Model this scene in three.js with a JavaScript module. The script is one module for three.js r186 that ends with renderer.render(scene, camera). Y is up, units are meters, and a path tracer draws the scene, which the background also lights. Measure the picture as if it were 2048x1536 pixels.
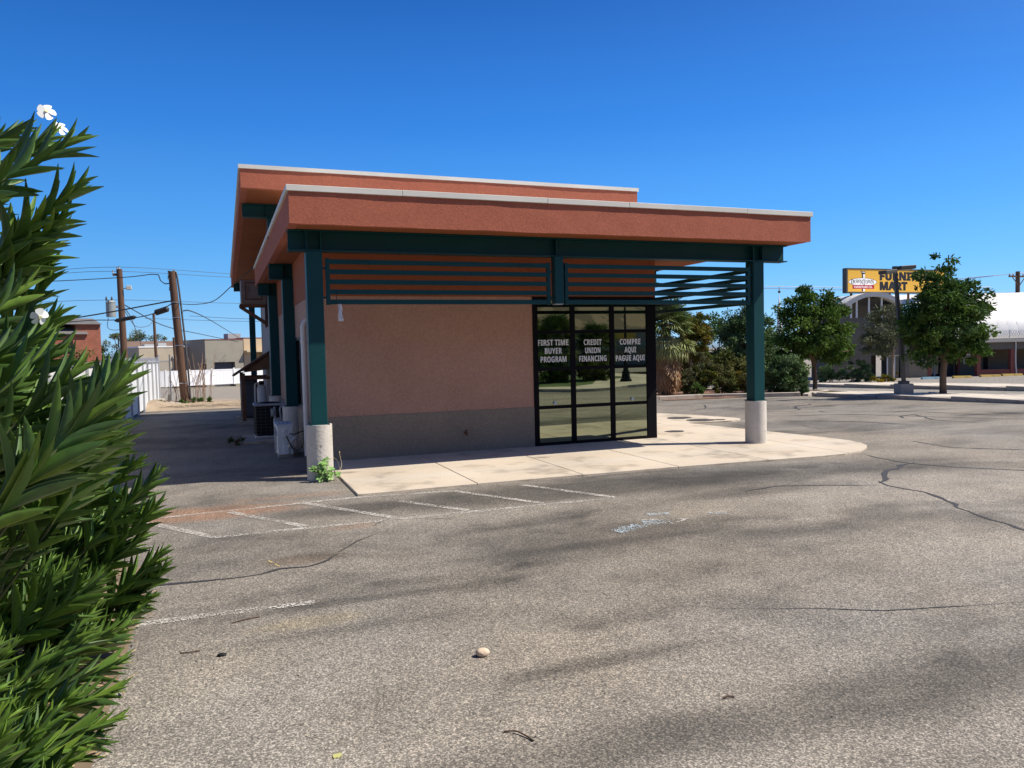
import * as THREE from 'three';
import { RoundedBoxGeometry } from 'three/addons/geometries/RoundedBoxGeometry.js';
import { TextGeometry } from 'three/addons/geometries/TextGeometry.js';
import { FontLoader } from 'three/addons/loaders/FontLoader.js';
import { mergeGeometries } from 'three/addons/utils/BufferGeometryUtils.js';

// ---------------------------------------------------------------- camera, sky, sun, exposure
const scene = new THREE.Scene();
const camera = new THREE.PerspectiveCamera(53.07, 4 / 3, 0.05, 2000);
camera.position.set(0, 1.9, 0);
camera.up.set(0.0371, 0.9987, -0.0340);
camera.lookAt(0.3553, 1.9 - 0.0451, -0.9337);
const renderer = new THREE.WebGLRenderer({ antialias: true });
renderer.toneMapping = THREE.LinearToneMapping;
renderer.toneMappingExposure = 1.36;
renderer.shadowMap.enabled = true;

{ // clear desert sky: deep blue overhead, paler towards the horizon, brighter round the sun
  const W = 512, H = 256, d = new Float32Array(W * H * 4);
  const sunD = new THREE.Vector3(0.76, 1, 0.31).normalize();
  const stops = [[-1, .12, .10, .08], [-0.06, .15, .13, .11], [0, .33, .55, .76], [0.035, .23, .48, .76], [0.09, .132, .395, .76], [0.16, .074, .30, .72], [0.27, .032, .19, .60], [0.42, .014, .10, .39], [0.7, .019, .06, .21], [1, .026, .055, .14]];
  for (let j = 0; j < H; j++) {
    const el = ((j + .5) / H - .5) * Math.PI, s = Math.sin(el);
    let k = 0; while (k < stops.length - 2 && stops[k + 1][0] < s) k++;
    const a = stops[k], b = stops[k + 1]; let u = Math.min(1, Math.max(0, (s - a[0]) / (b[0] - a[0])));
    for (let i = 0; i < W; i++) {
      const az = ((i + .5) / W - .5) * 2 * Math.PI, c = Math.cos(el);
      const cosg = Math.cos(az) * c * sunD.x + s * sunD.y + Math.sin(az) * c * sunD.z;
      const g = s > 0 ? Math.exp((cosg - 1) * 7) * .34 : 0, o = (j * W + i) * 4;
      const broad = 1 + .2 * c * (Math.cos(az) * .926 + Math.sin(az) * .378);            // the half of the sky on the sun's side is brighter
      for (let q = 0; q < 3; q++) d[o + q] = (a[q + 1] + (b[q + 1] - a[q + 1]) * u) * (s > 0 ? broad : 1) + g;
      d[o + 3] = 1;
    }
  }
  const sky = new THREE.DataTexture(d, W, H, THREE.RGBAFormat, THREE.FloatType);
  sky.mapping = THREE.EquirectangularReflectionMapping; sky.magFilter = sky.minFilter = THREE.LinearFilter; sky.needsUpdate = true;
  scene.background = sky; scene.environment = sky;
}
const sun = new THREE.DirectionalLight(0xfff7ea, 5.0);
sun.position.set(45.6, 60, 18.6); sun.target.position.set(0, 0, 0); sun.castShadow = true;
Object.assign(sun.shadow.camera, { left: -70, right: 70, top: 70, bottom: -70, near: 1, far: 260 }); sun.shadow.mapSize.set(4096, 4096);
sun.name = 'sun'; scene.add(sun, sun.target);

// ---------------------------------------------------------------- helpers
let seed = 1234567;
const R = () => { seed = (seed + 0x6D2B79F5) | 0; let t = Math.imul(seed ^ (seed >>> 15), 1 | seed); t = (t + Math.imul(t ^ (t >>> 7), 61 | t)) ^ t; return ((t ^ (t >>> 14)) >>> 0) / 4294967296; };
const rr = (a, b) => a + (b - a) * R();
const V = (x, y, z) => new THREE.Vector3(x, y, z);
const clamp = (v, a = 0, b = 1) => Math.min(b, Math.max(a, v));
const lerp = (a, b, t) => a + (b - a) * t;
const hash = (x, y, s) => { let h = Math.imul(x, 374761393) ^ Math.imul(y, 668265263) ^ Math.imul(s, 1274126177); h = Math.imul(h ^ (h >>> 13), 1274126177); return ((h ^ (h >>> 16)) >>> 0) / 4294967296; };
function vnoise(x, y, s = 0, px = 1e9, py = px) {           // value noise, period px, py
  const xi = Math.floor(x), yi = Math.floor(y), fx = x - xi, fy = y - yi, m = (a, p) => ((a % p) + p) % p;
  const u = fx * fx * (3 - 2 * fx), v = fy * fy * (3 - 2 * fy), x0 = m(xi, px), x1 = m(xi + 1, px), y0 = m(yi, py), y1 = m(yi + 1, py);
  return lerp(lerp(hash(x0, y0, s), hash(x1, y0, s), u), lerp(hash(x0, y1, s), hash(x1, y1, s), u), v);
}
function fbm(x, y, s, o = 4, p = 1e9) { let a = 0, w = .5, n = 0; for (let i = 0; i < o; i++) { a += w * vnoise(x, y, s + i, p); n += w; x *= 2; y *= 2; p *= 2; w *= .55; } return a / n; }
function tex(N, f, srgb, tile = 1) {                          // f(u, v) -> [r, g, b] or grey, 0..1 (linear when srgb: converted)
  const d = new Uint8Array(N * N * 4), enc = (c) => 255 * (c <= .0031308 ? 12.92 * c : 1.055 * Math.pow(c, 1 / 2.4) - .055);
  for (let j = 0; j < N; j++) for (let i = 0; i < N; i++) {
    const c = f(i / N, j / N), o = (j * N + i) * 4;
    for (let q = 0; q < 3; q++) { const v = clamp(Array.isArray(c) ? c[q] : c); d[o + q] = srgb ? enc(v) : v * 255; }
    d[o + 3] = 255;
  }
  const t = new THREE.DataTexture(d, N, N); t.wrapS = t.wrapT = THREE.RepeatWrapping; t.magFilter = THREE.LinearFilter; t.minFilter = THREE.LinearMipmapLinearFilter; t.generateMipmaps = true;
  if (srgb) t.colorSpace = THREE.SRGBColorSpace; t.repeat.set(1 / tile, 1 / tile); t.anisotropy = 16; t.needsUpdate = true; return t;
}
const M = (r, g, b, rough = .8, o = {}) => { const m = new THREE.MeshStandardMaterial({ roughness: rough, side: THREE.DoubleSide, ...o }); m.color.setRGB(r, g, b); return m; };
const MP = (r, g, b, rough = .8, o = {}) => { const m = new THREE.MeshPhysicalMaterial({ roughness: rough, side: THREE.DoubleSide, ...o }); m.color.setRGB(r, g, b); return m; };

function muv(g) {                                              // uv in metres from the face direction
  g = g.index ? g.toNonIndexed() : g; const p = g.attributes.position, n = p.count, uv = new Float32Array(n * 2);
  const a = V(), b = V(), c = V();
  for (let i = 0; i < n; i += 3) {
    a.fromBufferAttribute(p, i); b.fromBufferAttribute(p, i + 1); c.fromBufferAttribute(p, i + 2);
    const nn = b.clone().sub(a).cross(c.clone().sub(a)), x = Math.abs(nn.x), y = Math.abs(nn.y), z = Math.abs(nn.z);
    [a, b, c].forEach((q, k) => { const o = (i + k) * 2; if (y >= x && y >= z) { uv[o] = q.x; uv[o + 1] = q.z; } else if (x >= z) { uv[o] = q.z; uv[o + 1] = q.y; } else { uv[o] = q.x; uv[o + 1] = q.y; } });
  }
  g.setAttribute('uv', new THREE.BufferAttribute(uv, 2)); return g;
}
const clean = (g) => { g = g.index ? g.toNonIndexed() : g; for (const k of Object.keys(g.attributes)) if (!['position', 'normal', 'uv'].includes(k)) g.deleteAttribute(k); if (!g.attributes.uv) g.setAttribute('uv', new THREE.BufferAttribute(new Float32Array(g.attributes.position.count * 2), 2)); return g; };
const merge = (a) => a.length === 1 ? clean(a[0]) : mergeGeometries(a.map(clean));
const bx = (w, h, d, x = 0, y = 0, z = 0, bev = 0) => { const g = bev ? new RoundedBoxGeometry(w, h, d, 1, bev) : new THREE.BoxGeometry(w, h, d); g.translate(x, y, z); return g; };
const b2 = (x0, x1, y0, y1, z0, z1, bev = 0) => bx(x1 - x0, y1 - y0, z1 - z0, (x0 + x1) / 2, (y0 + y1) / 2, (z0 + z1) / 2, bev);
const cyl = (r0, r1, h, x, y, z, seg = 20, open = false) => { const g = new THREE.CylinderGeometry(r0, r1, h, seg, 1, open); g.translate(x, y, z); return g; };
const tube = (pts, r, seg = 6, n = pts.length * 6) => new THREE.TubeGeometry(new THREE.CatmullRomCurve3(pts.map((p) => p.isVector3 ? p : V(...p)), false, 'centripetal'), n, r, seg);
function bar(a, b, w, d = w) { const va = V(...a), vb = V(...b), L = va.distanceTo(vb), g = new THREE.BoxGeometry(w, L, d); g.applyQuaternion(new THREE.Quaternion().setFromUnitVectors(V(0, 1, 0), vb.clone().sub(va).normalize())); g.translate((a[0] + b[0]) / 2, (a[1] + b[1]) / 2, (a[2] + b[2]) / 2); return g; }
function rod(a, b, r0, r1 = r0, seg = 10) { const va = V(...a), vb = V(...b), L = va.distanceTo(vb), g = new THREE.CylinderGeometry(r1, r0, L, seg); g.applyQuaternion(new THREE.Quaternion().setFromUnitVectors(V(0, 1, 0), vb.clone().sub(va).normalize())); g.translate((a[0] + b[0]) / 2, (a[1] + b[1]) / 2, (a[2] + b[2]) / 2); return g; }
const used = {};
const num = (n) => { used[n] = (used[n] ?? -1) + 1; return used[n] ? n + '_' + String(used[n]).padStart(3, '0') : n; };
function shade(o) { o.castShadow = o.receiveShadow = true; return o; }
function P(parent, name, geo, mat, uvm = true) { const g = Array.isArray(geo) ? merge(geo) : geo; const m = shade(new THREE.Mesh(uvm ? muv(g) : g, mat)); m.name = name; parent.add(m); return m; }
function G(parent, name) { const g = new THREE.Group(); g.name = name; parent.add(g); return g; }
function thing(name, label, category, [x, y, z] = [0, 0, 0], group, turn = 0) { const o = new THREE.Group(); o.name = num(name); o.position.set(x, y, z); o.rotation.y = turn; o.userData = { label, category }; if (group) o.userData.group = group; scene.add(o); return o; }
function one(name, label, category, geo, mat, pos = [0, 0, 0], group, uvm = true) { const m = P(scene, num(name), geo, mat, uvm); m.position.set(...pos); m.userData = { label, category }; if (group) m.userData.group = group; return m; }
function struct(name, geo, mat, uvm = true) { const m = P(scene, num(name), geo, mat, uvm); m.userData.kind = 'structure'; return m; }
// the land: level round the building, falling gently away beyond it
const hy = (x, z) => { const t = .3562 * x - .9344 * z, k = clamp((x - 2) / 8); return -Math.min(.025 * Math.max(0, t - (29 - 9 * k)), 1.75); };
function lines(a, b, step) { const n = Math.max(1, Math.round((b - a) / step)), r = []; for (let i = 0; i <= n; i++) r.push(a + (b - a) * i / n); return r; }
function grid(xs, zs, dy, col) {                               // a sheet that follows the land, uv in metres, optional vertex colours
  const nx = xs.length, nz = zs.length, p = new Float32Array(nx * nz * 3), uv = new Float32Array(nx * nz * 2), c = col ? new Float32Array(nx * nz * 3) : null, idx = [];
  for (let j = 0; j < nz; j++) for (let i = 0; i < nx; i++) {
    const o = j * nx + i; p[o * 3] = xs[i]; p[o * 3 + 1] = hy(xs[i], zs[j]) + (typeof dy === 'function' ? dy(xs[i], zs[j]) : dy); p[o * 3 + 2] = zs[j]; uv[o * 2] = xs[i]; uv[o * 2 + 1] = zs[j];
    if (c) c.set(col(xs[i], zs[j]), o * 3);
    if (i < nx - 1 && j < nz - 1) idx.push(o, o + nx, o + 1, o + 1, o + nx, o + nx + 1);
  }
  const g = new THREE.BufferGeometry(); g.setAttribute('position', new THREE.BufferAttribute(p, 3)); g.setAttribute('uv', new THREE.BufferAttribute(uv, 2)); if (c) g.setAttribute('color', new THREE.BufferAttribute(c, 3));
  g.setIndex(idx); g.computeVertexNormals(); return g;
}
const prism = (pts, y0, y1, bev = 0) => {                      // polygon [x, z] raised from y0 to y1
  const s = new THREE.Shape(pts.map(([x, z]) => new THREE.Vector2(x, -z)));
  const g = new THREE.ExtrudeGeometry(s, { depth: y1 - y0 - bev * 2, bevelEnabled: bev > 0, bevelSize: bev, bevelThickness: bev, bevelSegments: 1, bevelOffset: -bev, steps: 1 });
  g.rotateX(-Math.PI / 2); g.translate(0, y0 + bev, 0); return g;
};
function clip(poly, ax, v, keepAbove) {                         // half-plane clip
  const out = []; for (let i = 0; i < poly.length; i++) { const a = poly[i], b = poly[(i + 1) % poly.length], ia = keepAbove ? a[ax] >= v : a[ax] <= v, ib = keepAbove ? b[ax] >= v : b[ax] <= v; if (ia) out.push(a); if (ia !== ib) { const t = (v - a[ax]) / (b[ax] - a[ax]); out.push([lerp(a[0], b[0], t), lerp(a[1], b[1], t)]); } } return out;
}

// ---------------------------------------------------------------- textures and materials
const speck = (() => { const N = 2048, a = new Float32Array(N * N); for (let i = 0; i < N * N; i++) a[i] = hash(i % N, (i / N) | 0, 77); return (u, v, s) => { const x = ((u * N) | 0), y = ((v * N) | 0); return a[((y + s * 31) & 2047) * 2048 + ((x + s * 57) & 2047)]; }; })();
function stones(u, v) {                                          // exposed aggregate: pale chips in a dark binder, tile 4 m
  const n1 = vnoise(u * 680, v * 680, 3, 680), n2 = vnoise(u * 430, v * 430, 9, 430), n3 = vnoise(u * 1000, v * 1000, 5, 1000), c = fbm(u * 6, v * 6, 21, 3, 6);
  return { h: .45 * n1 + .3 * n2 + .25 * n3, n1, n2, n3, c };
}
const T = {
  asphalt: tex(2048, (u, v) => { const q = stones(u, v), k = clamp((q.h - .36) * 3.4), w = .48 + .76 * k * k + (q.n1 > .82 ? .48 : 0) + (q.n3 > .84 ? .48 : 0) - (q.n2 < .16 ? .2 : 0), t = q.n3 * .10; const b = w * (.88 + .24 * q.c); return [b * .545 * (1 + t * .4), b * .545, b * .545 * (1 - t * .7)]; }, true, 4),
  asphaltB: tex(1024, (u, v) => clamp(stones(u, v).h * 1.5 - .25), false, 4),
  stucco: tex(1024, (u, v) => { const b = .5 + .5 * (.35 * fbm(u * 5, v * 5, 31, 4, 5) + .35 * vnoise(u * 130, v * 130, 33, 130) + .3 * vnoise(u * 260, v * 260, 34, 260)) + .12; return b * .96; }, true, 3),
  stuccoB: tex(1024, (u, v) => .35 * vnoise(u * 110, v * 110, 41, 110) + .65 * vnoise(u * 250, v * 250, 42, 250), false, 3),
  smooth: tex(512, (u, v) => .72 + .28 * fbm(u * 4, v * 4, 51, 5, 4), true, 2.7),
  concrete: tex(1024, (u, v) => { const f = fbm(u * 3, v * 3, 61, 5, 3), g = vnoise(u * 200, v * 200, 63, 200), s = fbm(u * 9 + 2, v * 9, 66, 3, 9); const t = fbm(u * 2 + 5, v * 5, 68, 4, 2), b = .66 + .34 * f + .08 * g - (s > .58 ? (s - .58) * 1.3 : 0); return [b, b * (.93 + .09 * t), b * (.84 + .2 * t)]; }, true, 3.3),
  concreteB: tex(512, (u, v) => .7 * vnoise(u * 170, v * 170, 71, 170) + .3 * fbm(u * 20, v * 20, 72, 3, 20), false, 3),
  pitted: tex(1024, (u, v) => { const f = fbm(u * 4, v * 4, 81, 5, 4), p = vnoise(u * 46, v * 46, 83, 46), q = vnoise(u * 90, v * 90, 85, 90), st = fbm(u * 14, v * 3, 88, 3, 14); let b = .62 + .34 * f + .10 * (st - .5); if (p > .955) b *= .3; if (q > .965) b *= .35; return [b, b * .985, b * .95]; }, true, 1.2),
  wood: tex(512, (u, v) => { const b = .55 + .45 * fbm(u * 26, v * 2, 91, 4, 26); return [b, b * .9, b * .8]; }, true, 1),
  dirt: tex(512, (u, v) => { const b = .6 + .4 * fbm(u * 12, v * 12, 95, 5, 12); return [b, b * .97, b * .93]; }, true, 3),
  rust: tex(256, (u, v) => { const f = fbm(u * 7, v * 7, 101, 4, 7); return [lerp(.5, 1, f), lerp(.35, .85, f), lerp(.28, .8, f)]; }, true, 1.1),
  worn: tex(512, (u, v) => { const f = fbm(u * 8, v * 8, 111, 3, 8), g = vnoise(u * 120, v * 120, 113, 120); const h = vnoise(u * 320, v * 320, 117, 320); return clamp((f * .34 + g * .28 + h * .5 - .36) * 4); }, false, 2),
};
const asph = (r, g, b, o = {}) => M(r, g, b, .94, { map: T.asphalt, bumpMap: T.asphaltB, bumpScale: .005, ...o });
const stuc = (r, g, b) => M(r, g, b, .93, { map: T.stucco, bumpMap: T.stuccoB, bumpScale: .0022 });
const conc = (r, g, b) => M(r, g, b, .9, { map: T.concrete, bumpMap: T.concreteB, bumpScale: .002 });
const K = {
  asphalt: asph(.505, .455, .388, { vertexColors: true }), road: asph(.49, .455, .41),
  tar: M(.035, .033, .032, .7, { bumpMap: T.concreteB, bumpScale: .003 }),
  paint: M(.47, .44, .39, .85, { alphaMap: T.worn, alphaTest: .84 }), paintFaint: M(.50, .47, .42, .9, { alphaMap: T.worn, alphaTest: .93 }), paintBlue: M(.44, .52, .57, .9, { alphaMap: T.worn, alphaTest: .96 }), paintYellow: M(.62, .47, .16, .9, { alphaMap: T.worn, alphaTest: .6 }),
  slab: conc(.59, .52, .425), walk: conc(.62, .56, .48), kerb: conc(.46, .42, .37), pad: conc(.42, .38, .33), pier: M(.66, .625, .57, .92, { map: T.pitted, bumpMap: T.concreteB, bumpScale: .004 }),
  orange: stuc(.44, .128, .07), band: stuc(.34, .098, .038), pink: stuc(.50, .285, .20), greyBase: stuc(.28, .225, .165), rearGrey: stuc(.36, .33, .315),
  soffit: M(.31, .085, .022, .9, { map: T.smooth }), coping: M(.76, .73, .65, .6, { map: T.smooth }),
  teal: MP(.002, .055, .060, .5, { map: T.smooth, specularIntensity: .5 }),
  frame: MP(.004, .004, .006, .55, { specularIntensity: .18 }), glass: MP(.28, .31, .225, .015, { metalness: 1 }), darkGlass: MP(.10, .11, .12, .04, { metalness: .9 }),
  white: M(.76, .76, .75, .5), letter: M(.72, .72, .72, .6), grey: M(.33, .34, .34, .5), metal: M(.42, .43, .44, .35, { metalness: .8 }), black: MP(.012, .012, .013, .6, { specularIntensity: .4 }), plasticWhite: M(.64, .65, .63, .45), pvc: M(.62, .60, .56, .5),
  rust: M(.20, .105, .06, .85, { map: T.rust }), woodDark: M(.125, .07, .045, .85, { map: T.wood }), woodBrown: M(.12, .075, .05, .85, { map: T.wood }), cooler: M(.28, .26, .24, .6, { map: T.rust }), plywood: M(.22, .13, .06, .85, { map: T.rust }),
  dirt: M(.36, .29, .215, .95, { map: T.dirt }), litter: M(.20, .15, .10, .95, { map: T.dirt }), cable: M(.02, .02, .02, .6), cableFar: M(.07, .08, .10, .6), galv: M(.50, .51, .52, .45, { metalness: .6 }),
  vinyl: M(.82, .82, .82, .4), panel: M(.78, .79, .80, .55, { map: T.smooth }), tan: stuc(.52, .45, .34), tanDark: stuc(.34, .31, .25), roofWhite: M(.82, .81, .79, .6, { map: T.smooth }), brick: M(.33, .12, .075, .9, { map: T.dirt }), redPaint: M(.24, .075, .06, .8), storeGrey: M(.17, .152, .13, .9, { map: T.smooth }), storeTan: M(.30, .245, .18, .9, { map: T.smooth }),
  shingle: M(.16, .155, .155, .9, { map: T.dirt }), bronze: M(.075, .068, .06, .5), stone: M(.5, .42, .33, .9, { map: T.dirt }),
};

// ================================================================ SETTING
// the land as one sheet to the horizon
{ const far = (a, s) => [...lines(-700, -110, 60), ...lines(-105, a, 5), ...s, ...lines(45, 110, 5), ...lines(160, 700, 60)];
  struct('ground', grid(far(-30, lines(-28, 42, 2)), far(-55, lines(-53, 42, 2)), -.11), asph(.55, .49, .41), false); }

// the car park: worn asphalt, colour varies with wear, dirt and old oil
const bump = (x, z, cx, cz, rx, rz) => { const d = ((x - cx) / rx) ** 2 + ((z - cz) / rz) ** 2; return Math.exp(-d); };
function lotColour(x, z) {
  const warp = fbm(x * .6, z * .6, 5, 3) - .5;
  const streak = fbm(x * .33 + 3 + warp, z * 1.15 + warp * 2, 11, 4), blot = fbm(x * .8 + 40, z * .9, 23, 4), wide = fbm(x * .12, z * .16 + 9, 17, 3), fine = fbm(x * 5, z * 5, 29, 3);
  const s2 = fbm(x * .55 + 17 + warp * .8, z * 1.9 - 5 + warp * 3, 47, 4), near = fbm(x * .22 + 2, z * .3 + 31, 53, 3);
  let b = 1.04 + (wide - .5) * .6 + (fine - .5) * .34; b -= clamp((streak - .51) * 4.6) * .38; b -= clamp((s2 - .56) * 5) * .30; b -= clamp((blot - .58) * 4) * .22; b += clamp((.42 - streak) * 3) * .2; b -= clamp((near - .5) * 4) * .16;
  const e = (v) => clamp((v * (.65 + .7 * fine) - .30) * 2.4);                   // ragged outline
  let dark = 0;
  dark += .6 * e(bump(x, z, 4.9, -9.3, 4.2, .75)) + .40 * e(bump(x, z, 9.6, -8.9, 1.6, .9)) + .45 * e(bump(x, z, 2.1, -4.1, .9, .10)) + .42 * e(bump(x, z, 2.3, -4.65, .17, .09)) + .3 * e(bump(x, z, 3.4, -3.1, 2.2, .35)) + .25 * e(bump(x, z, 1.2, -3.2, 1.3, .25)) + .32 * e(bump(x, z, .75, -5.3, 1.0, .10)) + .35 * e(bump(x, z, 6.4, -8.1, 1.6, .3)) + .33 * e(bump(x, z, 3.2, -6.6, 1.9, .14)) + .3 * e(bump(x, z, 5.8, -6.2, 1.7, .3)) + .35 * e(bump(x, z, 1.0, -5.9, .9, .09)) + .3 * e(bump(x, z, 1.3, -9.4, 1.2, .35));
  b *= 1 - clamp(dark, 0, .62);
  let r = b, g = b, bl = b;
  const rust = e(bump(x, z, -.4, -9.95, 1.5, .5)) * 1.0 + e(bump(x, z, .8, -10.6, .9, .25)) * .45 + e(bump(x, z, 1.2, -13.2, 2, 1.2)) * .12 + e(bump(x, z, 1.3, -8.45, .3, .16)) * .45;
  r *= 1 + .17 * rust; g *= 1 - .18 * rust; bl *= 1 - .36 * rust;
  const brown = e(bump(x, z, .68, -7.3, .42, .2)) * .9; r *= 1 - .34 * brown; g *= 1 - .42 * brown; bl *= 1 - .5 * brown;
  const ochre = e(bump(x, z, .55, -5.55, .5, .14)) * .5; r *= 1 + .05 * ochre; g *= 1 - .04 * ochre; bl *= 1 - .3 * ochre;
  const t = fbm(x * .5 + 7, z * .5, 37, 3) - .5; r *= 1 + t * .10; bl *= 1 - t * .16;
  return [r, g, bl];
}
const lot = struct('parking_lot', grid([...lines(-2.9, 11.94, .07), ...lines(12, 22.3, .45)], [...lines(-37, -14.1, .4), ...lines(-14, -1.86, .07), ...lines(-1.8, 12, .5)], 0, lotColour), K.asphalt, false);

function ribbon(pts, w, dy, wob = .3, n = 10) {                 // a narrow strip lying on the land
  const c = new THREE.CatmullRomCurve3(pts.map(([x, z]) => V(x, 0, z)), false, 'catmullrom', .2), L = c.getLength(), N = Math.max(8, Math.ceil(L * n)), p = [], uv = [], ix = [];
  for (let i = 0; i <= N; i++) { const q = c.getPointAt(i / N), t = c.getTangentAt(i / N), ww = w * .5 * (1 + wob * 2.6 * (vnoise(i * .3 + pts[0][0] * 7, 3, 71) - .5)) * (wob > .2 ? Math.min(1, 4 * Math.min(i, N - i) / N + .35) : 1); const jx = wob > .2 ? (vnoise(i * .35 + 9, pts[0][1] * 5, 73) - .5) * w * 1.1 : 0; for (const s of [-1, 1]) { const x = q.x - t.z * ww * s + jx, z = q.z + t.x * ww * s + jx; p.push(x, hy(x, z) + dy, z); uv.push(x, z); } if (i < N) ix.push(i * 2, i * 2 + 1, i * 2 + 2, i * 2 + 1, i * 2 + 3, i * 2 + 2); }
  const g = new THREE.BufferGeometry(); g.setAttribute('position', new THREE.Float32BufferAttribute(p, 3)); g.setAttribute('uv', new THREE.Float32BufferAttribute(uv, 2)); g.setIndex(ix); g.computeVertexNormals(); return g;
}
const TAR = [
  [[[10.07, -9.98], [9.91, -9.04], [10.13, -8.34], [10.72, -7.63], [11.4, -6.9]], .035],
  [[[10.03, -8.91], [9.55, -8.72], [8.94, -8.41], [8.42, -7.97], [8.19, -7.83]], .075], [[[8.3, -7.9], [8.13, -7.61], [8.17, -7.07], [8.03, -6.68], [7.72, -6.23], [7.53, -5.72], [7.38, -5.25], [7.3, -4.7]], .045],
  [[[8.04, -7.70], [7.46, -8.01], [6.87, -8.24], [6.28, -8.15]], .028], [[[3.24, -4.68], [3.30, -4.58], [3.94, -4.29], [4.29, -4.08], [4.68, -3.97], [5.34, -3.80]], .009],
  [[[-.75, -7.0], [-.6, -6.98], [-.14, -6.93], [.26, -6.93], [.46, -7.04], [.69, -7.01], [.86, -7.13], [.97, -7.35]], .038],
  [[[12.63, -15.30], [14.00, -14.21], [14.54, -12.86]], .06], [[[12.16, -10.75], [11.97, -9.85], [12.69, -9.04]], .05], [[[13.67, -16.27], [15.36, -15.59], [16.59, -13.66], [17.56, -12.51]], .06], [[[15.76, -18.0], [17.17, -19.68], [17.81, -19.88], [18.34, -20.24]], .09],
  [[[12.36, -14.04], [12.35, -13.40]], .07], [[[16.68, -15.54], [18.15, -15.72], [19.41, -15.51]], .06], [[[15.47, -13.97], [15.89, -14.49], [16.60, -14.68], [15.81, -13.42], [16.00, -12.42]], .06], [[[15.54, -16.58], [15.87, -17.22], [17.18, -15.68], [18.00, -12.83]], .05],
  [[[1.0, -7.4], [1.25, -7.75], [1.5, -8.0]], .012], [[[1.5, -8.35], [1.75, -8.6], [2.4, -8.3]], .01], [[[13.5, 1.0], [15, .2], [17.5, -.6]], .05], [[[15.5, -3], [16.2, -4.2], [15.8, -5.2], [16.6, -6.1]], .06], [[[11.5, -2], [13.5, -1.6], [16, -2.2]], .03], [[[14.2, -18.6], [15.0, -17.6], [16.4, -17.9]], .04], [[[9.9, -6.6], [10.4, -5.9], [11.5, -5.6]], .02], [[[18.3, -14.4], [19.2, -12.6], [19.9, -11.5]], .04], [[[12.9, -19.4], [14.4, -20.6], [15.6, -22.4]], .035],
];
for (const [p, w] of TAR) P(lot, 'tar_crack_line', ribbon(p, w, .004, .45, 14), K.tar, false);
for (const [a, b, c, d] of [[-.86, -9.74, -.11, -8.58], [.06, -9.88, .82, -8.68], [.91, -10.12, 1.82, -8.65], [2.09, -9.59, 2.70, -8.66], [2.9, -9.95, 3.66, -8.63], [3.9, -9.95, 4.61, -8.56]]) P(lot, 'painted_stripe', ribbon([[a, b], [c, d]], .10, .005, .06), K.paint, false);
P(lot, 'painted_stripe', ribbon([[-.61, -6.0], [-.1, -6.0]], .10, .005, .06), K.paint, false);
P(lot, 'painted_stripe', ribbon([[-.1, -6.0], [.62, -5.97]], .10, .005, .06), K.paintFaint, false);
P(lot, 'painted_stripe', ribbon([[-.11, -8.58], [4.61, -8.54]], .10, .0045, .06), K.paintFaint, false);
P(lot, 'painted_stripe', ribbon([[-.88, -9.9], [1.6, -10.1], [2.9, -9.95]], .09, .0045, .06), K.paintFaint, false);
P(lot, 'painted_symbol', merge([ribbon([[4.25, -7.3], [4.75, -7.12]], .05, .005, .05), ribbon([[4.72, -7.12], [4.45, -6.98]], .045, .006, .05)]), K.paint, false);
P(lot, 'painted_symbol', merge([ribbon([[3.75, -6.95], [4.15, -7.1]], .16, .0055, .2), ribbon([[4.45, -7.5], [4.7, -7.45]], .12, .0055, .2), ribbon([[5.1, -7.25], [5.3, -7.2]], .12, .0055, .2), ribbon([[4.2, -7.2], [4.5, -7.1]], .2, .0045, .2)]), K.paintBlue, false);
P(lot, 'yellow_paint_dash', ribbon([[.36, -7.36], [.39, -7.28]], .018, .005, .1), K.paintYellow, false);
P(lot, 'yellow_paint_dash', ribbon([[.41, -7.22], [.44, -7.12]], .014, .005, .1), K.paintYellow, false);
for (const [x, z, r] of [[.45, -3.62, .026]]) { const s = []; for (let i = 0; i < 14; i++) { const a = i / 14 * 6.283, q = r * rr(.5, 1.2); s.push([x + Math.cos(a) * q * 1.1, z + Math.sin(a) * q]); } P(lot, 'yellow_paint_spot', prism(s, .001, .005), M(.42, .41, .15, .9)); }

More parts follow.
